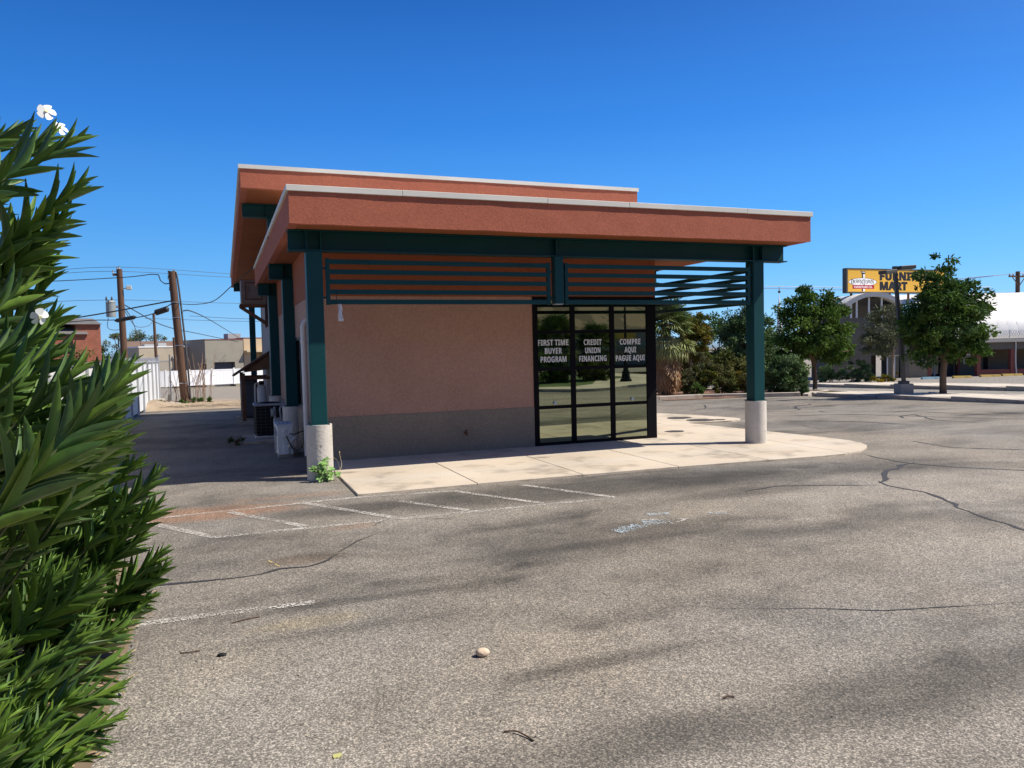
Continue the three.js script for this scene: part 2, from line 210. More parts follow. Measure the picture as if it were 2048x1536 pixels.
// concrete apron round the front of the building, cast in panels with open joints
const apron = G(scene, 'concrete_apron'); apron.userData.kind = 'structure';
{ const outline = [[1.655, -10.19], [3.33, -10.2], [4.96, -10.18], [6.58, -10.14], [9.2, -9.98], [9.75, -10.0], [10.2, -10.14], [10.6, -10.38], [10.88, -10.65], [11.05, -10.95], [11.12, -11.3], [11.08, -11.9], [10.93, -13.0], [10.73, -14.1], [10.5, -15.8], [1.655, -15.8]];
  const lobe = [[8.3, -15.82], [10.5, -15.82], [11.7, -15.66], [11.98, -15.75], [12.18, -15.95], [12.22, -16.15], [12.12, -16.5], [11.9, -17.3], [11.5, -18.3], [10.9, -19.6], [8.3, -19.6]];
  const xs = [1.6, 3.33, 4.96, 6.58, 8.2, 9.85, 13], g = .005;
  for (const [poly, zs] of [[outline, [-16, -13.56, -9]], [lobe, [-20, -17.6, -15]]]) for (let i = 0; i < xs.length - 1; i++) for (let j = 0; j < zs.length - 1; j++) {
    let q = clip(clip(clip(clip(poly, 0, xs[i] + g, true), 0, xs[i + 1] - g, false), 1, zs[j] + g, true), 1, zs[j + 1] - g, false);
    q = q.filter((a, k) => { const b = q[(k + 1) % q.length]; return Math.hypot(a[0] - b[0], a[1] - b[1]) > .004; });
    if (q.length < 3 || (zs[j + 1] <= -13.5 && xs[i + 1] < 8.3 && zs[j] < -13.6 && poly === outline)) continue;
    const s = P(apron, 'slab_panel', prism(q, -.08, .035, .006), K.slab);
    s.position.y = rr(-.003, .003);
  }
  for (const [x, z, r] of [[11.0, -16.9, .34], [11.1, -16.1, .38], [10.1, -17.4, .35], [11.55, -15.95, .16], [9.2, -14.3, .22]]) { const s = []; for (let i = 0; i < 18; i++) { const a = i / 18 * 6.283, q = r * rr(.86, 1.08); s.push([x + Math.cos(a) * q, z + Math.sin(a) * q * .8]); } P(apron, 'dark_stain', prism(s, .036, .044), M(.06, .055, .05, .9, { map: T.dirt })); }
}
// planting bed under the hedge, and the dirt verge by the leaning pole
struct('planting_bed', grid(lines(-2.9, -.62, .15), lines(-7.6, 1, .15), (x, z) => .012 + .05 * fbm(x * 3, z * 3, 7, 3) * clamp((-.62 - x) * 4)), K.litter, false);
struct('dirt_verge', grid(lines(-2.9, 1.4, .2), lines(-36.5, -29.6, .2), (x, z) => { const e = clamp(Math.min(x + 2.9, (z + 36.5), (-29.6 - z) * .6, (1.4 - x)) * 2); return .004 + e * (.03 + .14 * fbm(x * 1.4, z * 1.4, 8, 3) + .25 * bump(x, z, -2.6, -31, .8, 4)); }), K.dirt, false);

// street, pavements and kerbs to the right
struct('street', grid(lines(22.35, 32.4, 2), lines(-90, 60, 2), -.045), K.road, false);
P(scene.getObjectByName('street'), 'lane_line', ribbon([[27.3, -24.3], [27.35, -21.4]], .14, -.035, .05), K.white, false);
P(scene.getObjectByName('street'), 'lane_line', ribbon([[27.25, -36], [27.25, -33]], .14, -.035, .05), K.white, false);
P(scene.getObjectByName('street'), 'lane_line', ribbon([[27.4, -13], [27.4, -10]], .14, -.035, .05), K.white, false);
function kerbRun(name, pts, w, h, parent) { for (let i = 0; i < pts.length - 1; i++) { const [a, b] = [pts[i], pts[i + 1]], L = Math.hypot(b[0] - a[0], b[1] - a[1]), n = Math.max(1, Math.round(L / 3)); for (let k = 0; k < n; k++) { const p = [lerp(a[0], b[0], k / n), lerp(a[1], b[1], k / n)], q = [lerp(a[0], b[0], (k + .996) / n), lerp(a[1], b[1], (k + .996) / n)], l = Math.hypot(q[0] - p[0], q[1] - p[1]); const g = new RoundedBoxGeometry(l, h + .12, w, 1, .018); g.rotateY(-Math.atan2(q[1] - p[1], q[0] - p[0])); const cx = (p[0] + q[0]) / 2, cz = (p[1] + q[1]) / 2; const m = P(parent, name, g, K.kerb); m.position.set(cx, hy(cx, cz) + h / 2 - .06 + rr(-.004, .004), cz); } } }
const walk = struct('pavement', grid([22.6, 23.3, 24, 24.6, 25.2], lines(-25, 24, 1), .13), K.walk, false);
kerbRun('kerb_stone', [[22.45, 24], [22.45, -24.4], [22.9, -25.1]], .3, .14, walk); kerbRun('kerb_stone', [[25.32, 24], [25.32, -40]], .22, .12, walk);
const walk2 = struct('pavement', grid(lines(31.9, 35.6, 1.2), lines(-70, 20, 1.5), .13), K.walk, false);
kerbRun('kerb_stone', [[31.75, -5], [31.75, -60]], .3, .14, walk2);
struct('store_forecourt', grid(lines(35.5, 80, 2), lines(-60, 20, 2), .11), K.road, false);
const bed = struct('planting_bed', grid(lines(12.6, 23.4, .6), lines(-62, -26.75, .6), (x, z) => .08 + .12 * fbm(x, z, 14, 3)), M(.22, .12, .075, .95, { map: T.dirt }), false);
kerbRun('kerb_stone', [[12.5, -26.75], [16.3, -26.55], [18.4, -26.6], [20.2, -25.95], [22.1, -25.1]], .25, .17, bed); kerbRun('kerb_stone', [[22.3, -25.0], [23.75, -26.3], [25.2, -26.9]], .22, .12, bed);
struct('planting_bed', grid(lines(16.4, 23.6, .6), lines(-26.9, -25.9, .3), (x, z) => z > -25.9 - clamp((20.2 - x) / 2) * .7 ? .02 : .1), M(.22, .12, .075, .95, { map: T.dirt }), false);
struct('planting_bed', grid(lines(23.2, 25.2, .5), lines(-40, -26.4, .6), .09), M(.36, .28, .18, .95, { map: T.dirt }), false);

// ================================================================ THE BUILDING
const font = await new FontLoader().loadAsync('fonts/droid/droid_sans_bold.typeface.json');
const serif = await new FontLoader().loadAsync('fonts/droid/droid_serif_bold.typeface.json');
const B = thing('vacant_storefront', 'single storey orange and pink stucco building with teal steel canopy', 'building');
{
  // walls in three bands of stucco; the glazed front is an opening between the pier and the corner
  const zf = -13.54, XL = 1.48, XR = 8.29, zb = -21.3, W0 = 5.6, W1 = 8.28;
  P(B, 'wall_base', [b2(XL, W0, -.1, .79, zf - .2, zf), b2(XL, XL + .2, -.1, .79, zb, zf - .2), b2(XR - .2, XR, -.1, .79, zb, zf - .2)], K.greyBase);
  P(B, 'wall', [b2(XL + .012, W0, .79, 2.886, zf - .2, zf - .012), b2(XL + .012, XL + .2, .79, 2.886, zf - 1.25, zf - .212), b2(XL + .012, XL + .2, .79, 2.886, zb, zf - 3.0), b2(XL + .012, XL + .2, .79, .82, zf - 3.0, zf - 1.25), b2(XL + .012, XL + .2, 2.235, 2.886, zf - 3.0, zf - 1.25), b2(XR - .2, XR - .012, .79, 2.886, zb, zf - .212)], K.pink);
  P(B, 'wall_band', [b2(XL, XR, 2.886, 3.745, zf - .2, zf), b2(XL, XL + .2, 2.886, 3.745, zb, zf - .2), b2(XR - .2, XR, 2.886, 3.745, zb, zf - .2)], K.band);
  P(B, 'wall', [b2(1.33, 1.53, -.2, 4.3, -26.2, zb - .01), b2(1.53, XR, -.2, 4.2, -26.2, -26.0)], K.rearGrey);
  P(B, 'clerestory_wall', [b2(1.5, 8.0, 4.2, 4.86, -15.6, -15.4), b2(1.5, 1.7, 4.1, 4.6, -21, -15.6), b2(7.8, 8.0, 4.1, 4.8, -21, -15.6)], K.orange);
  P(B, 'white_edge_trim', b2(8.292, 8.33, .04, .86, zf - .16, zf - .12), K.white);

  // the lower roof: flat slab with stucco fascia and metal coping
  const r = G(B, 'canopy_roof'), X0 = 1.0, X1 = 10.19, z0 = -11.28, z1 = -21.85;
  const trowel = (x0, x1, y0, y1, z, s) => { const g = new THREE.PlaneGeometry(x1 - x0, y1 - y0, 220, 8), p = g.attributes.position; for (let i = 0; i < p.count; i++) { const X = p.getX(i), v = p.getY(i) / (y1 - y0) + .5, e = (fbm(X * .8 + 50, s, 401, 3) - .5), e2 = fbm(X * 3 + 20, v * 2 + s, 405, 3) - .5; p.setXYZ(i, X + (x0 + x1) / 2, (y0 + y1) / 2 + p.getY(i) + (v < .01 ? e * .022 + e2 * .012 : 0), z + .013 + e * .022 + e2 * .008); } g.computeVertexNormals(); return g; };   // hand-trowelled front, not dead straight
  P(r, 'fascia', [b2(X0, X1, 3.74, 4.19, z0 - .12, z0, .012), b2(X0, X0 + .12, 3.74, 4.19, z1, z0 - .121), b2(X1 - .12, X1, 3.74, 4.19, z1, z0 - .121), b2(X0, X1, 3.74, 4.19, z1 - .12, z1)], K.orange);
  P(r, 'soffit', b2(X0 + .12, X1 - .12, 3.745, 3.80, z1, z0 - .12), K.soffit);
  P(r, 'roof_deck', b2(X0 + .12, X1 - .12, 4.12, 4.17, z1, z0 - .12), K.roofWhite);
  const lens = [1.0, 2.62, 4.95, 6.42, 8.78, 10.19];
  for (let i = 0; i < lens.length - 1; i++) P(r, 'coping', b2(lens[i] - (i ? -.002 : .035), lens[i + 1] - (i < 4 ? .002 : -.035), 4.19 + (i % 2) * .002, 4.276 + (i % 2) * .002, z0 - .16, z0 + .04, .006), K.coping);
  for (const [a, b] of [[X0 - .035, X0 + .16], [X1 - .16, X1 + .035]]) for (let k = 0; k < 4; k++) P(r, 'coping', b2(a, b, 4.19, 4.274, lerp(z1, z0 - .162, k / 4) + .002, lerp(z1, z0 - .162, (k + 1) / 4) - .002, .006), K.coping);
  P(r, 'soffit_light', cyl(.14, .14, .03, 8.95, 3.735, -15.3, 24), K.white);
  P(r, 'fascia_render', trowel(X0, X1, 3.735, 4.19, z0, 3), K.orange);

  // the upper roof, pitched down towards the back
  const u = G(B, 'upper_roof'), U0 = .48, U1 = 8.52, uz0 = -14.6, uz1 = -26.96, top = (z) => lerp(5.286, 4.527, (z - uz0) / (uz1 - uz0));
  const slope = (x0, x1, o0, o1, za, zc) => { const g = bx(1, 1, 1); const p = g.attributes.position; for (let i = 0; i < p.count; i++) { const x = p.getX(i) < 0 ? x0 : x1, z = p.getZ(i) < 0 ? zc : za, y = top(z) + (p.getY(i) < 0 ? o0 : o1); p.setXYZ(i, x, y, z); } g.computeVertexNormals(); return g; };
  P(u, 'fascia', [slope(U0, U1, -.40, -.07, uz0, uz0 - .12), slope(U0, U0 + .12, -.40, -.07, uz0 - .121, uz1 + .121), slope(U1 - .12, U1, -.40, -.07, uz0 - .121, uz1 + .121), slope(U0, U1, -.40, -.07, uz1 + .12, uz1)], K.orange);
  P(u, 'fascia_render', trowel(U0, U1, 4.88, 5.216, uz0, 9), K.orange);
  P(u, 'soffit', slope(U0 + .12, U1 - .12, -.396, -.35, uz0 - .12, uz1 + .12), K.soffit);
  P(u, 'roof_deck', slope(U0 + .12, U1 - .12, -.13, -.09, uz0 - .12, uz1 + .12), K.roofWhite);
  P(u, 'coping', slope(U0 - .03, U1 + .03, -.07, .0, uz0 + .035, uz0 - .16), K.coping);
  for (const [a, b] of [[U0 - .03, U0 + .14], [U1 - .14, U1 + .03]]) P(u, 'coping', slope(a, b, -.07, -.002, uz0 - .162, uz1 - .02), K.coping);

  // steel: wide-flange beams across, square posts on concrete piers
  const ibeam = (x0, x1, y0, y1, z, w = .2) => [b2(x0, x1, y0, y0 + .018, z - w / 2, z + w / 2), b2(x0, x1, y1 - .018, y1, z - w / 2, z + w / 2), b2(x0, x1, y0 + .018, y1 - .018, z - .008, z + .008)];
  const stiff = (x, y0, y1, z, w = .2) => b2(x - .008, x + .008, y0 + .018, y1 - .018, z - w / 2 + .006, z + w / 2 - .006);
  for (const z of [-11.91, -16.45, -21.0]) {
    P(B, 'roof_beam', [...ibeam(1.02, 10.11, 3.43, 3.738, z, .24), ...[1.28, 1.49, 5.34, 9.34, 9.55].map((x) => stiff(x, 3.43, 3.738, z, .24))], K.teal);
    for (const x of [1.385, 9.447]) {
      const c = G(B, 'column');
      P(c, 'steel_post', bx(.238, 2.60, .238, x, 2.13, z, .012), K.teal);
      P(c, 'base_plate', bx(.29, .018, .29, x, .838, z), K.teal);
      const pier = cyl(.194, .197, .93, x, .365, z, 40); { const q = pier.attributes.uv; for (let i = 0; i < q.count; i++) q.setXY(i, q.getX(i) * 1.22 + x + z, q.getY(i) * .93 + z); } P(c, 'concrete_pier', pier, K.pier, false);
    }
  }
  for (const [z, x] of [[-15.8, 1.07], [-26.0, 1.05]]) {
    const y1 = top(z) - .405, y0 = y1 - .25; P(B, 'roof_beam', [...ibeam(.53, 8.3, y0, y1, z), stiff(.97, y0, y1, z), stiff(1.17, y0, y1, z)], K.teal);
    const c = G(B, 'column'); P(c, 'steel_post', b2(x - .09, x + .09, z < -20 ? -.2 : 4.17, y0, z - .09, z + .09, .01), K.teal);
  }
  // slat screens hung between the posts: two along the front, one down each open side
  const slats = [3.28, 3.129, 2.977, 2.826, 2.675];
  const screen = (a, b, alongX, fix) => {
    const s = G(B, 'slat_screen');
    for (const y of slats) P(s, 'slat', alongX ? b2(a + .05, b - .05, y - .036, y + .036, fix - .026, fix + .026, .004) : b2(fix - .026, fix + .026, y - .036, y + .036, a + .05, b - .05, .004), K.teal);
    for (const q of [a + .024, b - .024]) P(s, 'end_bar', alongX ? b2(q - .03, q + .03, 2.63, 3.33, fix - .03, fix + .03, .004) : b2(fix - .03, fix + .03, 2.63, 3.33, q - .03, q + .03, .004), K.teal);
    for (const y of [3.18, 2.74]) for (const q of [a - .035, b + .035]) P(s, 'clip', alongX ? bx(.075, .03, .03, q, y, fix) : bx(.03, .03, .075, fix, y, q), K.teal);
  };
  screen(1.555, 5.225, true, -11.85); screen(5.50, 9.275, true, -11.85); screen(-16.28, -12.1, false, 9.45);
  P(B, 'hanger_post', b2(5.29, 5.45, 2.645, 3.43, -11.93, -11.77, .01), K.teal); P(B, 'hanger_cap', b2(5.30, 5.44, 2.632, 2.645, -11.92, -11.78), K.grey);

  // the glazed front: twelve mirrored panes in a black frame, lettering on the second row
  const w = G(B, 'glazed_front'), zg = zf - .014;
  const cols = [[5.70, 6.385], [6.485, 7.245], [7.345, 8.075]], rows = [[.09, .735], [.80, 1.475], [1.54, 2.18], [2.245, 2.83]];
  P(w, 'frame', [b2(W0, W1 + .005, 2.83, 2.886, zf - .16, zf + .01), b2(W0, W1 + .005, .0, .09, zf - .16, zf + .012), b2(W0, 5.70, .09, 2.83, zf - .16, zf + .008), b2(8.075, W1 + .005, .09, 2.83, zf - .16, zf + .008), b2(6.385, 6.485, .09, 2.83, zf - .12, zf + .004), b2(7.245, 7.345, .09, 2.83, zf - .12, zf + .004)], K.frame);
  for (const [a, b] of cols) for (let k = 0; k < 3; k++) P(w, 'transom', b2(a, b, rows[k][1], rows[k + 1][0], zf - .11, zf), K.frame);
  for (const [a, b] of cols) for (const [c, d] of rows) { const g = P(w, 'pane', b2(a - .01, b + .01, c - .01, d + .01, zg - .008, zg), K.glass); g.rotation.x = 0; }
  const words = [['FIRST TIME', 'BUYER', 'PROGRAM'], ['CREDIT', 'UNION', 'FINANCING'], ['COMPRE', 'AQUI', 'PAGUE AQUI']], wide = [[.64, .36, .545], [.39, .335, .60], [.47, .265, .66]], mid = [6.025, 6.87, 7.705], ys = [[1.957, 1.796, 1.635], [1.95, 1.79, 1.63], [1.945, 1.785, 1.62]];
  for (let i = 0; i < 3; i++) for (let j = 0; j < 3; j++) {
    const g = new TextGeometry(words[i][j], { font, size: .1, depth: .002, curveSegments: 4, bevelEnabled: true, bevelSize: .001, bevelThickness: .0005, bevelSegments: 1 }); g.computeBoundingBox(); const q = g.boundingBox;
    g.translate(-(q.min.x + q.max.x) / 2, 0, 0); g.scale(wide[i][j] / (q.max.x - q.min.x), .106 / .0995 * 1.03, 1); P(w, 'lettering', g, K.letter, false).position.set(mid[i], ys[i][j], zg + .002);
  }
  for (const [x, y] of [[6.033, .85], [7.731, .853]]) { const g = cyl(.036, .036, .02, 0, 0, 0, 24); g.rotateX(Math.PI / 2); const d = P(w, 'round_lock', g, K.metal); d.position.set(x, y, zg + .012); const h = cyl(.03, .03, .006, 0, 0, 0, 20); h.rotateX(Math.PI / 2); const c = P(d, 'lock_cap', h, M(.45, .55, .55, .4)); c.position.set(0, 0, .012); }

  // side window, spout, pipe, cables and faucet
  const sw = G(B, 'side_window'); P(sw, 'frame', [b2(1.50, 1.6, .82, .88, -16.54, -14.79), b2(1.50, 1.6, 2.175, 2.235, -16.54, -14.79), b2(1.50, 1.6, .88, 2.175, -14.85, -14.79), b2(1.50, 1.6, .88, 2.175, -16.54, -16.48), b2(1.50, 1.6, .88, 2.175, -15.69, -15.64)], K.bronze);
  for (const [a, b] of [[-16.48, -15.69], [-15.64, -14.85]]) P(sw, 'pane', b2(1.55, 1.558, .88, 2.175, a, b), K.darkGlass);
  const dp = G(B, 'conduit_pipe'); P(dp, 'pipe', [tube([[1.41, .1, -13.95], [1.41, 1, -13.95], [1.41, 2.3, -13.95], [1.415, 2.42, -13.95], [1.47, 2.49, -13.95]], .05, 12, 40)], K.pvc, false); P(dp, 'collar', cyl(.058, .058, .06, 1.41, 2.12, -13.95), K.pvc); P(dp, 'strap', bx(.12, .03, .03, 1.43, 1.3, -13.95), K.metal);
  P(B, 'wall_cable', tube([[1.465, 3.0, -18.4], [1.465, 2.0, -18.4], [1.46, 1.5, -18.45], [1.465, .3, -18.4]], .012), K.cable, false); P(B, 'wall_cable', tube([[1.465, 2.9, -17.8], [1.465, 1.4, -17.8], [1.46, 1.35, -18.4]], .012), K.cable, false);
  const fct = G(B, 'hose_faucet'); { const g = cyl(.032, .032, .02, 0, 0, 0, 14); g.rotateX(Math.PI / 2); P(fct, 'flange', g, K.rust).position.set(4.218, .375, zf + .01); P(fct, 'spout', tube([[4.218, .375, zf], [4.218, .375, zf + .07], [4.218, .33, zf + .095]], .013, 8, 12), K.rust, false); P(fct, 'handle', cyl(.03, .03, .012, 4.218, .425, zf + .05, 8), K.rust); }
}

// ---------------------------------------------------------------- equipment down the side of the building
{ // split air-conditioner box
  const o = thing('split_air_conditioner', 'pale grey split air conditioner box on the ground behind the front pier', 'air conditioner', [.952, 0, -14.66]);
  P(o, 'casing', b2(0, .285, .05, .59, -.80, 0, .02), K.plasticWhite); P(o, 'top_panel', b2(-.012, .297, .588, .612, -.812, .012, .01), K.plasticWhite);
  for (let k = 0; k < 3; k++) P(o, 'top_rib', bx(.02, .008, .5, .07 + k * .07, .614, -.38), K.grey);
  P(o, 'service_cover', b2(.10, .20, .06, .26, .0, .035, .012), K.plasticWhite); P(o, 'service_cover', b2(.10, .17, .47, .53, .0, .03, .01), K.plasticWhite); P(o, 'service_cover', b2(.10, .17, .37, .44, .0, .03, .01), K.plasticWhite);
  const gr = G(o, 'fan_grille'); for (let k = 0; k < 14; k++) P(gr, 'grille_bar', bx(.012, .012, .5, -.008, .12 + k * .031, -.44), K.grey);
  P(o, 'maker_badge', b2(-.006, -.001, .40, .50, -.16, -.09), M(.02, .03, .22, .4)); for (const z of [-.68, -.12]) P(o, 'foot', b2(.0, .285, .0, .05, z - .04, z + .04), K.grey);
  P(o, 'refrigerant_hose', tube([[.16, .40, .03], [.2, .30, .12], [.27, .17, .16], [.36, .14, .1], [.42, .17, .0], [.44, .22, -.1]], .012), K.cable, false); P(o, 'refrigerant_hose', tube([[.2, .2, .03], [.24, .3, .1], [.31, .37, .08], [.38, .34, .02], [.42, .22, -.08], [.44, .1, -.1]], .018), K.pvc, false);
  P(o, 'power_lead', tube([[.22, .44, .03], [.30, .43, .06], [.45, .47, .0], [.5, .44, -.1]], .01), K.cable, false);
}
{ // condenser on its pad
  const o = thing('condenser_unit', 'dark square air conditioner condenser with wire guard on a concrete pad', 'condenser', [1.03, 0, -18.2]);
  P(o, 'pad', b2(-.58, .42, -.02, .06, -.6, .95, .01), K.pad); P(o, 'base_pan', b2(-.33, .33, .06, .10, -.33, .33, .03), K.pvc); P(o, 'coil', b2(-.31, .31, .10, .76, -.31, .31, .05), K.black);
  const t = P(o, 'lid', b2(-.345, .345, .76, .815, -.345, .345, .025), K.grey); P(t, 'fan_guard', [0, 1, 2, 3].map((k) => { const g = new THREE.TorusGeometry(.07 + k * .06, .006, 5, 28); g.rotateX(Math.PI / 2); g.translate(0, .822, 0); return g; }), K.black, false);
  const w = G(o, 'wire_guard'); for (let k = 0; k < 9; k++) P(w, 'wire', [.322, -.322].flatMap((s) => [bx(.65, .006, .006, 0, .14 + k * .073, s), bx(.006, .006, .65, s, .14 + k * .073, 0)]), K.bronze); for (let k = 0; k < 7; k++) P(w, 'wire', [.326, -.326].flatMap((s) => [bx(.006, .66, .006, -.3 + k * .1, .43, s), bx(.006, .66, .006, s, .43, -.3 + k * .1)]), K.bronze);
}
{ // gas meter
  const o = thing('gas_meter', 'small grey gas meter with pipes beside the second pier', 'gas meter', [1.12, 0, -16.95]);
  P(o, 'meter_body', b2(-.08, .1, .34, .56, -.09, .09, .03), K.grey); { const g = cyl(.07, .07, .05, 0, 0, 0, 18); g.rotateX(Math.PI / 2); P(o, 'dial', g, K.metal).position.set(.01, .46, .1); }
  P(o, 'riser_pipe', tube([[-.05, 0, 0], [-.05, .3, 0], [-.05, .6, 0], [-.05, .8, 0]], .025, 8), K.grey, false); P(o, 'outlet_pipe', tube([[.07, .56, 0], [.07, .78, 0], [.15, .82, 0], [.36, .82, 0]], .022, 8), K.grey, false); { const g = cyl(.085, .085, .05, 0, 0, 0, 18); g.rotateZ(Math.PI / 2); P(o, 'regulator', g, K.grey).position.set(-.1, .68, 0); }
}
{ // evaporative cooler on brackets
  const o = thing('evaporative_cooler', 'old brown evaporative cooler on a steel bracket under the eave', 'cooler', [1.0, 3.3, -22.85]);
  P(o, 'cabinet', b2(-.36, .32, .04, .68, -.36, .36, .03), K.cooler); for (const z of [-.365, .365]) { const l = G(o, 'pad_panel'); P(l, 'panel_frame', [b2(-.25, .2, .12, .16, z - .01, z + .01), b2(-.25, .2, .58, .62, z - .01, z + .01), b2(-.25, -.21, .16, .58, z - .01, z + .01), b2(.16, .2, .16, .58, z - .01, z + .01)], K.rust); for (let k = 0; k < 7; k++) { const s = P(l, 'louvre', bx(.37, .045, .008, -.025, .20 + k * .058, z), K.cooler); s.rotation.x = 0; } }
  for (const z of [-.3, .3]) { const b = G(o, 'bracket'); P(b, 'arm', b2(-.40, .34, -.05, .02, z - .03, z + .03), K.rust); P(b, 'brace', bar([-.38, -.04, z], [.31, -.52, z], .06), K.rust); P(b, 'wall_leg', b2(.29, .335, -.62, -.05, z - .03, z + .03), K.rust); }
  P(o, 'water_line', tube([[.28, 0, .38], [.29, -.4, .38], [.31, -.42, .38], [.31, .1, .38]], .012), K.cable, false);
}
{ // lean-to shelter with tanks
  const o = thing('lean_to_shelter', 'rusty lean-to shelter of boards on thin posts against the side wall', 'shelter', [.4, 0, -23.4]);
  for (let k = 0; k < 6; k++) P(o, 'roof_board', bar([-.02, 1.335, -.9 + k * .33], [.98, 1.985, -.9 + k * .33], .02, .32), K.plywood);
  P(o, 'roof_edge', bar([-.06, 1.34, .93], [.98, 2.02, .93], .05, .03), K.rust);
  for (const z of [-.85, .85]) { P(o, 'post', b2(.17, .27, 0, 1.4, z - .045, z + .045), K.rust); P(o, 'cross_rail', b2(.18, .95, 1.22, 1.30, z - .06, z - .03), K.rust); P(o, 'gable_board', (() => { const s = new THREE.Shape([new THREE.Vector2(.2, 1.42), new THREE.Vector2(.93, 1.50), new THREE.Vector2(.93, 1.92)]); const g = new THREE.ExtrudeGeometry(s, { depth: .02, bevelEnabled: false }); g.translate(0, 0, z); return g; })(), K.plywood); P(o, 'footing', b2(.05, .5, -.1, .08, z - .2, z + .2), K.pad); }
}
{ const o = thing('water_tank', 'pale cylindrical tank with pipe fittings under the lean-to', 'tank', [1.12, 0, -23.1]); P(o, 'tank_body', new THREE.LatheGeometry([[.0, .02], [.12, .02], [.13, .06], [.13, .95], [.10, 1.03], [.05, 1.06], [0, 1.06]].map(([x, y]) => new THREE.Vector2(x, y)), 24), K.plasticWhite); P(o, 'valve_head', b2(-.07, .07, 1.05, 1.16, -.07, .07, .02), K.black); P(o, 'pipe', tube([[-.06, 1.1, 0], [-.16, 1.08, 0], [-.18, .9, 0], [-.18, .1, 0]], .025, 8), K.pvc, false); }
{ const o = thing('utility_cabinet', 'dark grey cabinet with rounded top under the lean-to', 'cabinet', [.78, 0, -24.1]); P(o, 'cabinet_body', b2(-.2, .25, .05, 1.2, -.25, .25, .08), M(.06, .065, .075, .6)); P(o, 'cabinet_door', b2(-.16, .21, .15, 1.05, .25, .262, .005), M(.07, .075, .085, .6)); P(o, 'plinth', b2(-.24, .3, -.05, .05, -.3, .3), K.pad); }

// ================================================================ LEFT BACKGROUND
{ // white panel fence along the alley
  const at = (d) => -2.52 + .03 * (d - 26.8);
  const o = thing('panel_fence', 'white sheet panel fence on galvanised posts along the alley', 'fence', [0, 0, 0]);
  const ds = [10.4, 12.2, 14, 15.8, 17.6, 19.4, 21.2, 22.9, 24.6, 26.2, 27.8, 29.3, 30.7, 32.1, 33.4, 34.5];
  for (let i = 0; i < ds.length - 1; i++) { const a = ds[i], b = ds[i + 1], g = bx(.025, 1.66, b - a - .05); g.rotateY(Math.atan2(at(b) - at(a), -(b - a)) + Math.PI); const m = P(o, 'sheet_panel', g, K.panel); m.position.set((at(a) + at(b)) / 2 - .04, .93 + hy(-2.8, -a) * .5 + rr(-.01, .01), -(a + b) / 2); m.rotation.z = rr(-.01, .01); }
  for (const d of ds) P(o, 'post', cyl(.03, .03, 1.95, at(d), .86, -d, 10), K.galv);
  P(o, 'top_rail', rod([at(10.4), 1.78, -10.4], [at(34.5), 1.72, -34.5], .022), K.galv); P(o, 'top_mesh', (() => { const g = []; for (let d = 22; d < 34.4; d += .11) { g.push(bar([at(d), 1.66, -d], [at(d + .1), 1.9, -d - .1], .006), bar([at(d), 1.9, -d], [at(d + .1), 1.66, -d - .1], .006)); } return g; })(), K.galv).userData.kind = 'stuff';
}
{ const o = thing('chain_link_gate', 'narrow chain link fence section at the end of the white fence', 'fence', [-2.3, -.05, -34.6]);
  for (const x of [0, .42]) P(o, 'post', cyl(.03, .03, 2.1, x, 1.0, 0, 10), x ? M(.16, .17, .18, .5) : K.galv); P(o, 'top_rail', rod([0, 1.8, 0], [.42, 1.8, 0], .02), K.galv);
  const g = []; for (let x = -1.7; x < .42; x += .07) for (const s of [1]) { const a = Math.max(0, x), b = Math.min(.42, x + 1.7); if (b > a) { g.push(bar([a, .1 + (a - x), 0], [b, .1 + (b - x), 0], .008)); g.push(bar([a, 1.8 - (a - x), 0], [b, 1.8 - (b - x), 0], .008)); } void s; }
  P(o, 'wire_mesh', g, K.galv).userData.kind = 'stuff'; }
{ // the leaning pole
  const o = thing('utility_pole', 'leaning brown wooden utility pole with a riser pipe at the alley end', 'utility pole', [-1.28, -.15, -33.2], 'utility poles');
  P(o, 'wooden_shaft', rod([0, 0, 0], [-.32, 5.42, -.09], .17, .135, 16), K.woodDark); P(o, 'riser_pipe', tube([[.19, .0, .05], [.15, 1.2, .05], [.02, 3.4, .0], [-.13, 5.2, -.05], [-.18, 5.42, -.06], [-.27, 5.46, -.07]], .035, 8, 40), K.bronze, false);
  for (const [y, x] of [[4.7, -.40], [5.15, -.43], [5.35, -.42]]) { const i = P(o, 'insulator', [cyl(.03, .05, .07, x, y, -.02, 10), cyl(.05, .03, .05, x, y + .06, -.02, 10)], K.bronze); P(i, 'pin', rod([x, y, -.02], [x + .14, y, -.04], .012), K.metal); }
  for (const y of [1.0, 2.5, 3.6, 4.2]) P(o, 'strap', cyl(.165, .165, .03, -.059 * y, y, -.016 * y, 16), K.metal);
}
